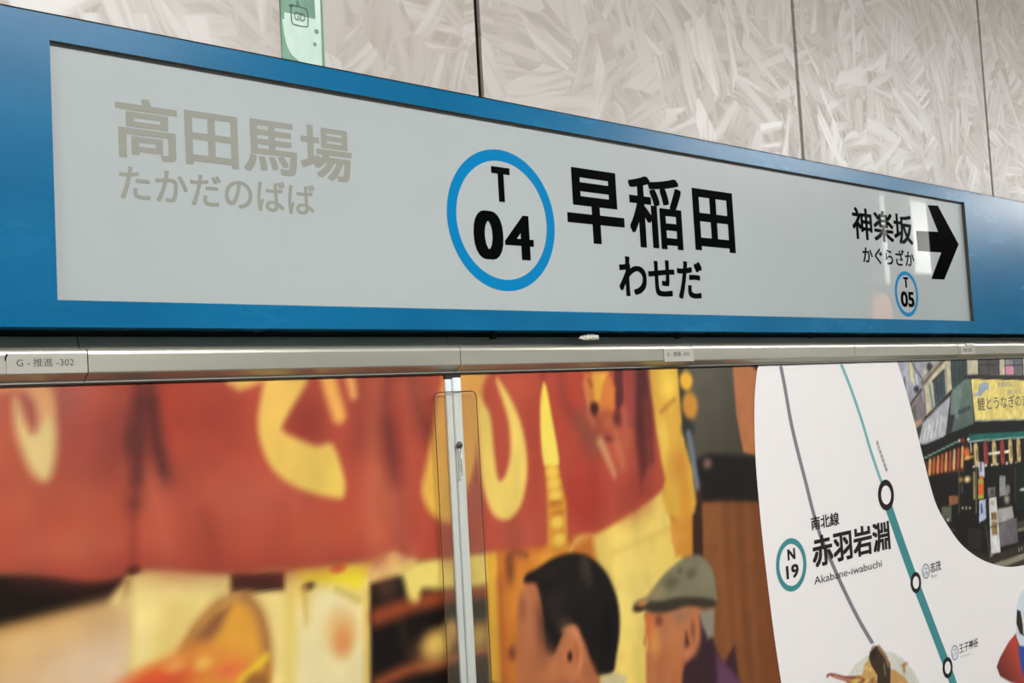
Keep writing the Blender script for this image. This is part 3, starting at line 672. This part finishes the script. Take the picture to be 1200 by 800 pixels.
# right poster
xr = at(1200, 600, PY)[0]+1.1
rp = thing('poster', 'poster panel right of the aluminium strip with two men and a white railway map', 'poster')
obj('backing_board', bx(XJ+.001, xr, PY+.0003, PY+.016, PB, PT), m_board, rp)
xm = at(915, 800, PY)[0]+.12
PBp = Print(XJ+.001, xm, PB, PT, .0042, PY, (150, 110, 60)); paint(PBp)
o = PBp.build('printed_photograph', rp, m_print); o['label'] = 'photograph of two men seen from the side by a lit stall'

# shop photograph in the upper right of the map
y1 = PY-.0003
sx0, sx1 = at(1046, 430, y1)[0], xr
PS = Print(sx0, sx1, at(1200, 700, y1)[1], PT, .0038, y1, (26, 24, 22))
def z1_(*q): return [(1060+a/8, 420+b/8) for a, b in q]
def z2_(*q): return [(1060+a/8, 500+b/8) for a, b in q]
def z3_(*q): return [(1080+a/8, 580+b/8) for a, b in q]
p, l, b = PS.poly, PS.line, PS.blob
p([(1040, 400), (1110, 400), (1080, 500), (1060, 520)], (158, 156, 170), .003)                          # neighbouring lilac buildings
p(z1_((30, -100), (80, -100), (80, 170), (100, 260), (60, 200)), (205, 198, 140), .003)
p(z1_((-20, -60), (30, -60), (40, 320), (10, 360)), (176, 176, 188), .003)
p(z1_((150, -60), (330, -60), (250, 60), (180, 180), (160, 120), (200, 60)), (186, 180, 170), .003)
l(z1_((60, 20), (110, 110), (165, 190)), .004, (66, 58, 62), .002); l(z1_((0, 180), (10, 330), (30, 440)), .006, (88, 84, 84), .004)
b((1089.5, 430), 3.5, 5.5, (46, 48, 44), .5); b((1074, 456), 3, 4, (52, 46, 50), .5); l(z1_((110, 160), (120, 230)), .01, (196, 200, 206), .003)
l(z1_((160, 290), (100, 370), (40, 460)), .008, (78, 62, 58), .003)
p(z1_((40, 470), (160, 320), (200, 520), (150, 620), (90, 660)), (124, 112, 116), .004); p(z1_((60, 470), (110, 430), (110, 560), (70, 600)), (90, 92, 76), .004)
p(z1_((80, 610), (160, 560), (160, 600), (90, 660)), (190, 146, 100), .003)
p(z1_((90, 670), (200, 590), (160, 800), (100, 800)), (52, 50, 46), .003)
p(z1_((175, 280), (400, -60), (1400, -80), (1400, 190), (620, 170), (440, 290), (200, 540), (190, 400)), (196, 186, 158), .002)      # cream upper storey
l(z1_((170, 230), (260, 120), (370, 0), (400, -40)), .016, (112, 98, 84), .003); l(z1_((180, 200), (330, 20)), .004, (170, 158, 138), .002)
p(z1_((430, -60), (585, -60), (590, 170), (540, 240), (445, 290), (430, 100)), (56, 66, 64), .002)
for x in (470, 510, 550): l(z1_((x, -40), (x+6, 220)), .003, (36, 40, 40), .002)
p(z1_((265, 210), (375, 110), (390, 340), (285, 450)), (62, 74, 80), .002); l(z1_((235, 260), (265, 460)), .012, (128, 136, 132), .003); l(z1_((262, 215), (372, 105)), .005, (42, 40, 38), .002)
for x in (300, 340): l(z1_((x, 190), (x+18, 400)), .003, (38, 44, 48), .002)
l(z1_((385, 60), (400, 330)), .004, (120, 108, 86), .002); l(z1_((200, 520), (180, 280)), .006, (110, 98, 86), .003)
p(z1_((690, -60), (880, -60), (890, 150), (690, 160)), (78, 72, 72), .002); l(z1_((785, -60), (792, 160)), .004, (38, 34, 34), .002); l(z1_((690, 62), (885, 60)), .003, (44, 40, 40), .002)
for k in (690, 884): l(z1_((k, -60), (k+4, 165)), .005, (38, 34, 32), .002)
p(z1_((935, -60), (1110, -60), (1115, 150), (945, 160)), (98, 100, 104), .002); p(z1_((948, 68), (1022, 66), (1028, 150), (950, 155)), (206, 140, 160), .002)
p(z1_((940, 10), (1016, 8), (1020, 60), (946, 60)), (140, 138, 138), .002)
l(z1_((1018, -40), (1030, 155)), .003, (50, 42, 44), .002); l(z1_((935, 62), (1112, 60)), .003, (50, 42, 44), .002)
for k in (938, 1104): l(z1_((k, -60), (k+8, 160)), .005, (44, 40, 40), .002)
p(z1_((1130, -60), (1400, -60), (1400, 150), (1130, 150)), (90, 88, 88), .002)
l(z1_((560, 185), (640, 165), (900, 172), (1400, 168)), .010, (48, 44, 44), .003)
p(z1_((620, 190), (560, 200), (440, 300), (430, 520), (400, 720), (650, 610)), (98, 116, 108), .002, (84, 98, 92), [(1125, 450), (1120, 500)])   # grey-green fascia
p(z1_((555, 215), (440, 330), (425, 520), (500, 560)), (116, 134, 126), .003, a=.8)
l(z1_((512, 505), (610, 460)), .012, (58, 70, 66), .002); p(z1_((400, 560), (440, 525), (472, 530), (440, 690), (390, 710)), (46, 48, 46), .003)
p(z1_((432, 345), (385, 725), (200, 800), (130, 800), (170, 600), (300, 460)), (176, 174, 180), .003)                                       # pale side sign
for k, x in enumerate((180, 215, 250, 290, 330)): l(z1_((x+20, 650-k*24), (x-4, 790-k*24)), .007, (206, 206, 208), .003)
l(z1_((170, 600), (432, 345)), .003, (92, 90, 92), .002)
p(z1_((625, 193), (1500, 208), (1500, 565), (660, 582)), (228, 206, 122), .0015)                                                    # yellow shop sign
l(z1_((660, 582), (1120, 570), (1500, 560)), .004, (160, 160, 156), .002)
p(z1_((700, 250), (740, 222), (790, 225), (790, 290), (750, 300), (720, 340), (670, 358), (650, 330), (690, 310)), (158, 166, 186), .0025)
p(z2_((0, 345), (180, 200), (420, 60), (660, -30), (1500, -80), (1500, 60), (600, 120), (520, 130), (160, 320)), (28, 27, 26), .002)            # awnings and dark interior
p(z2_((160, 330), (560, 300), (560, 420), (240, 440)), (92, 46, 30), .004); p(z2_((606, 70), (1500, 20), (1500, 88), (606, 132)), (30, 98, 90), .002); l(z2_((600, 138), (1120, 96), (1500, 60)), .004, (150, 170, 158), .002)
l(z2_((160, 305), (515, 128)), .004, (120, 158, 140), .002); b((1124.3, 516), 1.5, 1.8, (225, 225, 215), .5); b((1134.8, 514.5), 1.5, 1.8, (225, 225, 215), .5); b((1128.5, 516), 2, 3, (140, 40, 40), .6)
cols = [(206, 158, 92), (172, 84, 54), (206, 128, 78), (170, 88, 54), (208, 140, 84), (164, 80, 54), (210, 168, 112), (160, 72, 58)]
for k in range(9):                                                                                                                  # lantern rows
    x = 240+k*38; l(z2_((x, 320-k*15), (x-6, 436-k*9)), .013, cols[k % 8], .003)
b((1133, 530), 4, 6, (206, 100, 52), .7); b((1134, 536), 3, 2.5, (230, 160, 80), .6)
for k, (x, c) in enumerate([(672, 0), (762, 1), (842, 0), (918, 1), (994, 0), (1070, 0), (1140, 1), (1210, 0), (1290, 1)]):
    yt, yb = 190-k*9, 335-k*7
    l(z2_((x-4, yt), (x+3, yb)), .024, [(200, 172, 116), (150, 64, 58)][c], .003); l(z2_((x+6, yt+30), (x+8, yb-30)), .006, [(90, 74, 50), (130, 40, 40)][c], .003, .8)
l(z2_((790, 252), (890, 240)), .007, (236, 226, 200), .002); l(z2_((940, 236), (975, 230)), .007, (236, 226, 200), .002)
l(z2_((565, 300), (640, 278)), .006, (206, 158, 92), .003); l(z2_((620, 160), (628, 230)), .005, (216, 208, 196), .002)
for x in (650, 700, 760, 820, 870, 960, 1050): b((1060+x/8, 500+(372-(x-650)*.1)/8), 1.5, 1.5, (226, 214, 196), .6)
l(z2_((510, 400), (512, 800)), .006, (76, 70, 56), .003); l(z2_((652, 440), (655, 660)), .012, (150, 138, 96), .003); l(z2_((672, 390), (672, 800)), .006, (120, 112, 92), .003)
p(z2_((692, 330), (745, 330), (752, 470), (700, 470)), (188, 190, 204), .002); p(z2_((700, 460), (735, 460), (742, 640), (695, 650)), (196, 104, 46), .002)
p(z2_((690, 490), (738, 485), (740, 530), (690, 540)), (176, 156, 60), .002); p(z2_((690, 540), (742, 535), (744, 620), (690, 630)), (218, 96, 44), .002)
p(z2_((690, 640), (744, 632), (742, 672), (690, 676)), (168, 160, 62), .002); p(z2_((700, 690), (760, 680), (765, 860), (700, 900)), (174, 182, 206), .002)
l(z2_((722, 730), (724, 800)), .008, (40, 60, 130), .002); l(z2_((716, 345), (716, 410)), .007, (60, 60, 80), .002)
b((1133.6, 561.5), 3.4, 3.4, (238, 206, 150), .9); b((1126, 562), 2.2, 3, (170, 130, 80), .9); l(z2_((538, 550), (540, 610)), .008, (100, 92, 80), .004, .7)
p(z2_((415, 648), (500, 645), (500, 715), (420, 745)), (150, 96, 62), .002); p(z2_((350, 760), (430, 750), (440, 860), (400, 880), (350, 850)), (86, 92, 76), .003)
p(z2_((890, 460), (945, 458), (950, 640), (890, 655)), (140, 140, 134), .002); p(z2_((950, 545), (985, 545), (990, 620), (950, 640)), (130, 128, 124), .003)
b((1180, 585), 3, 5, (150, 148, 140), .8); p(z2_((780, 570), (850, 565), (850, 650), (785, 655)), (120, 118, 116), .003); b((1163, 577), 2.4, 3.5, (70, 66, 66), .8)
l(z2_((1035, 380), (1040, 700)), .006, (70, 60, 50), .003); p(z2_((1045, 330), (1400, 300), (1400, 760), (1045, 780)), (24, 34, 32), .004); b((1199, 573), 4, 1.6, (190, 190, 184), .6)
for k in range(3): b((1128+k*4.3, 595), 1, 1.4, (200, 190, 170), .7)
p(z3_((190, 110), (280, 105), (280, 250), (190, 210)), (90, 92, 78), .003); b((1111, 609), 1.5, 2, (190, 190, 180), .6)
for k in range(6): l(z3_((440, 320+k*32), (560, 340+k*32)), .005, (54, 46, 38), .003)
l(z3_((250, 320), (310, 328)), .006, (80, 70, 64), .004, .7)
p(z3_((630, 25), (700, 15), (740, 540), (650, 548)), (208, 208, 206), .002); p(z3_((650, 165), (705, 160), (708, 230), (655, 238)), (132, 100, 60), .002)
p(z3_((655, 250), (710, 245), (712, 370), (660, 375)), (140, 112, 70), .002); l(z3_((648, 300), (705, 290)), .004, (70, 56, 40), .003); b((1163, 589), 2.2, 3, (176, 160, 120), .7)
p(z3_((712, 130), (850, 100), (865, 215), (720, 262)), (168, 162, 158), .002); p(z3_((720, 265), (892, 210), (905, 440), (735, 485)), (112, 106, 110), .002, (92, 84, 90), [(1175, 612), (1190, 640)])
l(z3_((600, 290), (640, 560)), .005, (90, 84, 76), .003); b((1162, 651), 2, 2.5, (170, 160, 140), .7)
p(z3_((900, 250), (1300, 150), (1300, 330), (900, 340)), (64, 60, 52), .004); l(z3_((905, 328), (1000, 305)), .007, (120, 112, 96), .003)
p(z3_((300, 470), (640, 580), (900, 470), (1400, 330), (1400, 900), (300, 900)), (52, 44, 36), .006)
l(z3_((690, 665), (830, 620), (1000, 560), (1300, 460)), .016, (134, 128, 112), .002)
PS.noise(.07, .02, .02, 4); PS.noise(.06, .008, .008, 5)
shop = PS.build('printed_photograph', rp, m_print); shop['label'] = 'inset photograph of a street-corner shop with lanterns'
y2 = y1-.0003
m_signink = mat('shop_sign_ink', (92, 84, 70), .6); m_signink2 = mat('shop_sign_pale_ink', (150, 144, 148), .6)
e = [z1_((685, 430))[0], z1_((1330, 440))[0]]
lettering('鯉とうなぎのまるます家', (at(1145.5, 475, y1)[0], at(1145.5, 475, y1)[0]+(at(1205, 475, y1)[0]-at(1145.5, 475, y1)[0])*11/6.9, at(1150, 481, y1)[1], at(1150, 465.5, y1)[1]), y1-.0001, m_signink, shop, .01, .0002, res=2)
lettering('創業昭和に', ext((1168.5, 448), (1187, 449), (1175, 447), (1175, 453.5), y1), y1-.0001, m_signink2, shop, 0, .0002, res=2)
lettering('駅前つり具', (at(1180, 458, y1)[0], at(1180, 458, y1)[0]+.085, at(1190, 461.5, y1)[1], at(1190, 456, y1)[1]), y1-.0001, m_signink2, shop, 0, .0002, res=2)
lettering('▮▮▮▮', ext((1193.5, 643), (1204, 640), (1197, 640.5), (1197, 645.3), y1), y1-.0001, m_softink, shop, 0, .0002, res=1)
shop.children[-1].name = 'caption_mark'

# white map area with curved edges
lc = smooth_path([at(*q, y2) for q in [(888.5, 424), (885, 455), (884, 490), (885.5, 540), (889.5, 590), (895, 645), (901.5, 700), (908, 750), (915.5, 800)]], 5)
rc = smooth_path([at(*q, y2) for q in [(1050.5, 421), (1061, 455), (1073, 500), (1084, 545), (1096, 588), (1109, 613), (1126, 637), (1146, 653), (1165, 661), (1182, 664), (1200, 662), (1216, 657)]], 5)
left = [(lc[0][0], PT)]+[q for q in lc[1:] if q[1] < PT-.001]; left += [(left[-1][0]+.012, left[-1][1]-.12), (left[-1][0]+.04, PB)]
right = [(rc[0][0], PT)]+[q for q in rc[1:] if q[1] < PT-.001]; right += [(xr, right[-1][1]+.01)]
mp_ = obj('map_area', plate(left+[(xr, PB)]+right[::-1], y2, .0002), m_mapwhite, rp); mp_['label'] = 'white map area with a curved left edge'
for pg in mp_.data.polygons: pass
y3 = y2-.0003
def mline(P, wpx, m, name, lab):
    o = obj(name, ribbon([(a, min(b, PT-.002)) for a, b in smooth_path([at(*q, y3) for q in P], 6) if b < PT+.006], wpx, y3, .0002), m, mp_); o['label'] = lab; return o
def mx(px, py, w_): return abs(at(px+w_, py, y3)[0]-at(px, py, y3)[0])
g0 = at(915, 427, y3)
mline([(914, 424), (920, 455), (927, 495), (936, 533), (945, 568), (953, 600), (963, 632), (976, 662), (990, 693), (1007, 727), (1024, 756)], mx(960, 600, 3.6), m_greyline, 'route_line', 'grey line')
mline([(984, 422), (997, 455), (1010, 493), (1021, 530), (1034, 568)], mx(1010, 500, 2.8), m_palteal, 'route_line', 'thin pale teal line')
mline([(1040, 590), (1056, 636), (1073, 683), (1092, 733), (1111, 783), (1121, 812), (1150, 900)], mx(1070, 680, 7.6), m_teal, 'route_line', 'thick teal line')
y4 = y3-.0003
def mring(c, Tp, Bp, ratio, m, lab, fill=True, n=48):
    x, z = at(*c, y4); r = (at(c[0], Tp, y4)[1]-at(c[0], Bp, y4)[1])/2
    if fill: obj('ring_centre', disc(x, z, r*ratio*1.02, y4+.0001), m_mapwhite, mp_)
    o = obj('station_ring', ring(x, z, r, r*ratio, y4, .0002, n), m, mp_); o['label'] = lab
mring((1038.3, 579.8), 561.6, 598, .60, m_ink, 'largest black station ring')
mring((1073.3, 682.3), 670, 695, .58, m_ink, 'black station ring lower on the teal line')
mring((1110.5, 782), 769.5, 794.5, .58, m_ink, 'black station ring at the bottom of the teal line')
mring((927.5, 661.5), 630, 693, .79, m_teal, 'large teal ring around N 19', False, 72)
mring((1085, 669), 660, 678, .84, m_bluegrey, 'small blue-grey ring', False)
mring((1119, 764.5), 755.5, 773.5, .84, m_bluegrey, 'small blue-grey ring', False)
def MT(s, Lp, Rp, Tp, Bp, m=m_ink, bold=0., res=4): lettering(s, ext(Lp, Rp, Tp, Bp, y4), y4, m, mp_, bold, th=.0002, res=res)
MT('南北線', (950.4, 612), (983, 606), (980, 599.8), (953, 621.2), m_ink, .022)
MT('赤羽岩淵', (951.2, 640), (1043, 630), (1040, 609.6), (956, 665.2), m_ink, .03)
MT('Akabane-iwabuchi', (954, 680), (1033.6, 665), (1032, 655.5), (954.4, 685), m_ink, -.002)
MT('N', (922.8, 650), (932, 650), (931, 641.8), (923, 656.8), m_ink, .035)
MT('19', (921.3, 670), (936, 668), (934, 660), (923, 678.8), m_ink, .03)
MT('志茂', (1090, 664), (1102.6, 663), (1101, 656.5), (1091, 671), m_ink, .01, 2)
MT('Shimo', (1091, 675), (1098, 673), (1097, 671.5), (1092, 677.2), m_softink, 0, 1)
MT('王子神谷', (1124, 760), (1146.3, 755), (1145, 746.5), (1125, 765.5), m_ink, .01, 2)
MT('Oji-kamiya', (1125, 769), (1137, 766), (1136, 764.5), (1126, 771.5), m_softink, 0, 1)
MT('N', (1083.6, 666), (1086.4, 665), (1086, 663.8), (1084, 667.6), m_bluegrey, 0, 1)
MT('18', (1082.6, 673), (1087.3, 672), (1086, 668.7), (1084, 674.6), m_bluegrey, 0, 1)
MT('N', (1117.6, 761), (1120.4, 760), (1120, 759), (1118, 763), m_bluegrey, 0, 1)
MT('17', (1116.6, 768), (1121.3, 767), (1120, 764), (1118, 770), m_bluegrey, 0, 1)
a0 = np.array(at(1026, 517.5, y4)); a1 = np.array(at(1038.5, 553.5, y4)); d = a1-a0; n_ = np.array([-d[1], d[0]])/np.linalg.norm(d)*.0105
lettering('埼玉高速鉄道線', None, y4, m_softink, mp_, .015, .0002, rot=(a0, d, n_), res=1)

# bowl of tempura printed at the bottom of the map (patch sits on the map sheet)
WHT = (236, 230, 229)
def edge_cut(P, o, keep):
    """trim the sheet to the printed picture"""
    bm = bmesh.new(); bm.from_mesh(o.data)
    dead = [v for v in bm.verts if not keep[v.index]]
    bmesh.ops.delete(bm, geom=dead, context='VERTS'); bm.to_mesh(o.data); bm.free()
y5 = y2-.0006
PF = Print(at(958, 790, y5)[0], at(1085, 790, y5)[0], at(1020, 900, y5)[1], at(1020, 750, y5)[1], .0028, y5, WHT)
p, l, b = PF.poly, PF.line, PF.blob
def z8(*q): return [(940+a*.15, 700+c*.15) for a, c in q]
p([(990, 800), (994, 791), (1003, 778), (1015, 768), (1030, 763), (1043, 763), (1058, 771), (1070, 785), (1078, 800), (1086, 850), (1060, 900), (1010, 905), (985, 850)], (212, 209, 198), .003)
p([(1046, 766), (1060, 775), (1070, 788), (1076, 800), (1082, 850), (1066, 840), (1060, 800), (1052, 780)], (200, 200, 190), .006, a=.8)
p(z8((350, 640), (470, 600), (490, 520), (530, 470), (580, 520), (600, 900), (340, 900)), (196, 154, 92), .003)
p(z8((680, 560), (720, 560), (800, 620), (830, 667), (860, 900), (660, 900)), (190, 146, 88), .003)
for k in range(26):
    r_ = random.Random(k); b((1000+r_.random()*62, 778+r_.random()*40), 1.5+r_.random()*3, 1.5+r_.random()*4, r_.choice([(226, 190, 110), (160, 104, 56), (214, 176, 130), (130, 80, 44)]), .8, .8)
p(z8((575, 375), (600, 380), (645, 440), (690, 520), (690, 620), (680, 900), (600, 900), (585, 600), (545, 540), (520, 470), (530, 425), (560, 405)), (62, 46, 34), .002)
l(z8((600, 390), (650, 460), (675, 530)), .010, (150, 110, 76), .004); l(z8((640, 520), (650, 600)), .006, (120, 116, 104), .004); b((1024, 764), 3, 6, (40, 30, 24), .8)
p(z8((188, 605), (215, 588), (255, 592), (330, 612), (450, 612), (500, 640), (460, 680), (400, 690), (340, 655), (250, 625), (215, 608), (195, 628)), (136, 66, 50), .002)
l(z8((250, 610), (340, 640), (420, 650)), .004, (196, 140, 110), .003); b((1003, 798), 6, 3, (206, 186, 84), .8)
PF.noise(.03, .006, .006, 6, mask=(abs(PF.c[:, 0]-WHT[0]) > 3).astype(float))
keep = np.abs(PF.c-np.array(WHT)).max(1) > .6
kk = keep.reshape(PF.nz, PF.nx); g = kk.copy(); g[1:] |= kk[:-1]; g[:-1] |= kk[1:]; g[:, 1:] |= kk[:, :-1]; g[:, :-1] |= kk[:, 1:]
o = PF.build('printed_bowl', mp_, m_print); edge_cut(PF, o, g.ravel()); o['label'] = 'bowl of tempura with a shrimp tail'
# red, white and blue folk doll printed at the right edge
PD = Print(at(1164, 760, y5)[0], at(1200, 760, y5)[0]+.16, at(1190, 900, y5)[1], at(1190, 680, y5)[1], .003, y5, WHT)
p, l, b = PD.poly, PD.line, PD.blob
p([(1193, 739), (1182, 752), (1172, 770), (1168, 781), (1172, 792), (1184, 799), (1200, 803), (1230, 800), (1230, 740)], (176, 66, 50), .002, (110, 44, 40), [(1188, 760), (1176, 792)])
p([(1200, 690), (1195, 697), (1191, 712), (1191, 745), (1195, 756), (1205, 762), (1240, 740), (1240, 690)], (206, 214, 222), .002)
p([(1192, 714), (1196, 716), (1198, 728), (1200, 745), (1195, 742), (1191, 730)], (40, 38, 38), .002); p([(1198, 722), (1230, 718), (1230, 750), (1203, 752), (1199, 740)], (226, 210, 196), .002)
p([(1193, 756), (1200, 757), (1230, 752), (1230, 802), (1202, 801), (1196, 780)], (44, 74, 156), .002)
keep = np.abs(PD.c-np.array(WHT)).max(1) > .6
kk = keep.reshape(PD.nz, PD.nx); g = kk.copy(); g[1:] |= kk[:-1]; g[:-1] |= kk[1:]; g[:, 1:] |= kk[:, :-1]; g[:, :-1] |= kk[:, 1:]
o = PD.build('printed_doll', mp_, m_print); edge_cut(PD, o, g.ravel()); o['label'] = 'red, white and blue doll cut off at the edge'

# ------------------------------------------------------------ aluminium joint strip, its clear cover and screw
js = thing('joint_strip', 'narrow vertical aluminium strip covering the joint between the two posters', 'strip')
sy = PY-.001
xl, xr_ = at(531, 620, sy-.004)[0], at(549, 620, sy-.004)[0]
wdt = xr_-xl; TZ = at(530, 441, sy-.004)[1]
def vprof(pts, z0, z1):
    bm = bmesh.new(); a = [bm.verts.new((x, y, z0)) for x, y in pts]; b_ = [bm.verts.new((x, y, z1)) for x, y in pts]; n = len(pts)
    for i in range(n):
        q = (i+1) % n; bm.faces.new((a[i], a[q], b_[q], b_[i]))
    bm.faces.new(a[::-1]); bm.faces.new(b_); bmesh.ops.recalc_face_normals(bm, faces=bm.faces); return bm
gx = xl+wdt*.42
obj('flat_rib', vprof([(xl, sy), (xl, sy-.003), (xl+.0008, sy-.004), (gx-.0012, sy-.004), (gx-.0006, sy-.003), (gx-.0006, sy)], PB, TZ-.004), m_alu2, js)
obj('round_rib', vprof([(gx+.0006, sy), (gx+.0006, sy-.004), (gx+.002, sy-.006), ((gx+xr_)/2, sy-.0068), (xr_-.002, sy-.006), (xr_, sy-.004), (xr_, sy)], PB, TZ-.002), m_alu2, js, smooth=False)
obj('groove', bx(gx-.0006, gx+.0006, sy-.0015, sy, PB, TZ-.004), m_dark, js)
obj('end_cap', bx(xl-.0005, xr_+.0005, sy-.004, sy, TZ-.004, PT-.0012), m_black, js)
rx = (gx+xr_)/2
cp = tag(obj('clear_plate', bx(at(516, 620, sy)[0], at(568.5, 620, sy)[0], sy-.0095, sy-.0075, PB+.1, at(540, 458.5, sy-.01)[1], bev=.0009), m_clear), 'clear plastic plate with rounded corners over the aluminium strip', 'cover')
bpy.data.objects.remove(cp)
# clear plate: rounded outline with thin darker rim
cx0, cx1 = at(515.5, 600, sy-.0085)[0], at(565.5, 600, sy-.0085)[0]; cz1 = at(540, 458.5, sy-.0085)[1]; cz0 = PB+.12; rr_ = .010
out = []
for (ax, az, a0_) in ((cx1-rr_, cz1-rr_, 0), (cx0+rr_, cz1-rr_, 90), (cx0+rr_, cz0+rr_, 180), (cx1-rr_, cz0+rr_, 270)):
    out += [(ax+rr_*math.cos(math.radians(a0_+15*k)), az+rr_*math.sin(math.radians(a0_+15*k))) for k in range(7)]
cpt = thing('clear_plate', 'clear plastic plate with rounded corners screwed over the aluminium strip', 'cover')
obj('sheet', plate(out, sy-.0075, .0016), m_clear, cpt)
bm = bmesh.new(); tube(bm, [(x, sy-.0083, z) for x, z in out]+[(out[0][0], sy-.0083, out[0][1])], .0008, 6)
m_rim = mat('plate_rim', (86, 60, 36), .3); obj('rim', bm, m_rim, cpt)
scx, scz = at(539, 521.5, sy-.011)
sc = thing('screw', 'grey cross-head screw on the clear plate', 'screw')
bm = bmesh.new(); prof_ = [(.0058, 0), (.0058, .0015), (.0042, .003), (.0, .0034)]
rows = []
for r_, h_ in prof_[:-1]: rows.append([bm.verts.new((scx+r_*math.cos(k*math.pi/10), sy-.0091-h_, scz+r_*math.sin(k*math.pi/10))) for k in range(20)])
tip = bm.verts.new((scx, sy-.0091-.0034, scz))
for a_, b_ in zip(rows, rows[1:]):
    for k in range(20): bm.faces.new((a_[k], a_[(k+1) % 20], b_[(k+1) % 20], b_[k]))
for k in range(20): bm.faces.new((rows[-1][k], rows[-1][(k+1) % 20], tip))
bmesh.ops.recalc_face_normals(bm, faces=bm.faces); obj('screw_head', bm, m_steel, sc, smooth=True)
bm = bmesh.new(); box(bm, scx-.0022, scx+.0022, sy-.0130, sy-.0118, scz-.0005, scz+.0005); box(bm, scx-.0005, scx+.0005, sy-.0130, sy-.0118, scz-.0022, scz+.0022)
obj('cross_slot', bm, m_black, sc)
# bent wire clip hanging from the screw
hx, hz = at(538.5, 560, sy-.010)
hk = [(scx-.0018, scz-.004), (scx-.0016, hz+.012), (scx-.0035, hz+.004), (scx-.0015, hz-.0005), (scx+.0022, hz), (scx+.0044, hz+.0045), (scx+.0030, hz+.0075)]
bm = bmesh.new(); tube(bm, [(x, sy-.0105, z) for x, z in smooth_path(hk, 5)], .0010, 6)
tube(bm, [(scx+.0020, sy-.0105, scz-.004), (scx+.0021, sy-.0105, hz+.008)], .0010, 6)
tag(obj('wire_clip', bm, m_steel_pale, smooth=True), 'bent bright wire hook hanging below the screw', 'hook')
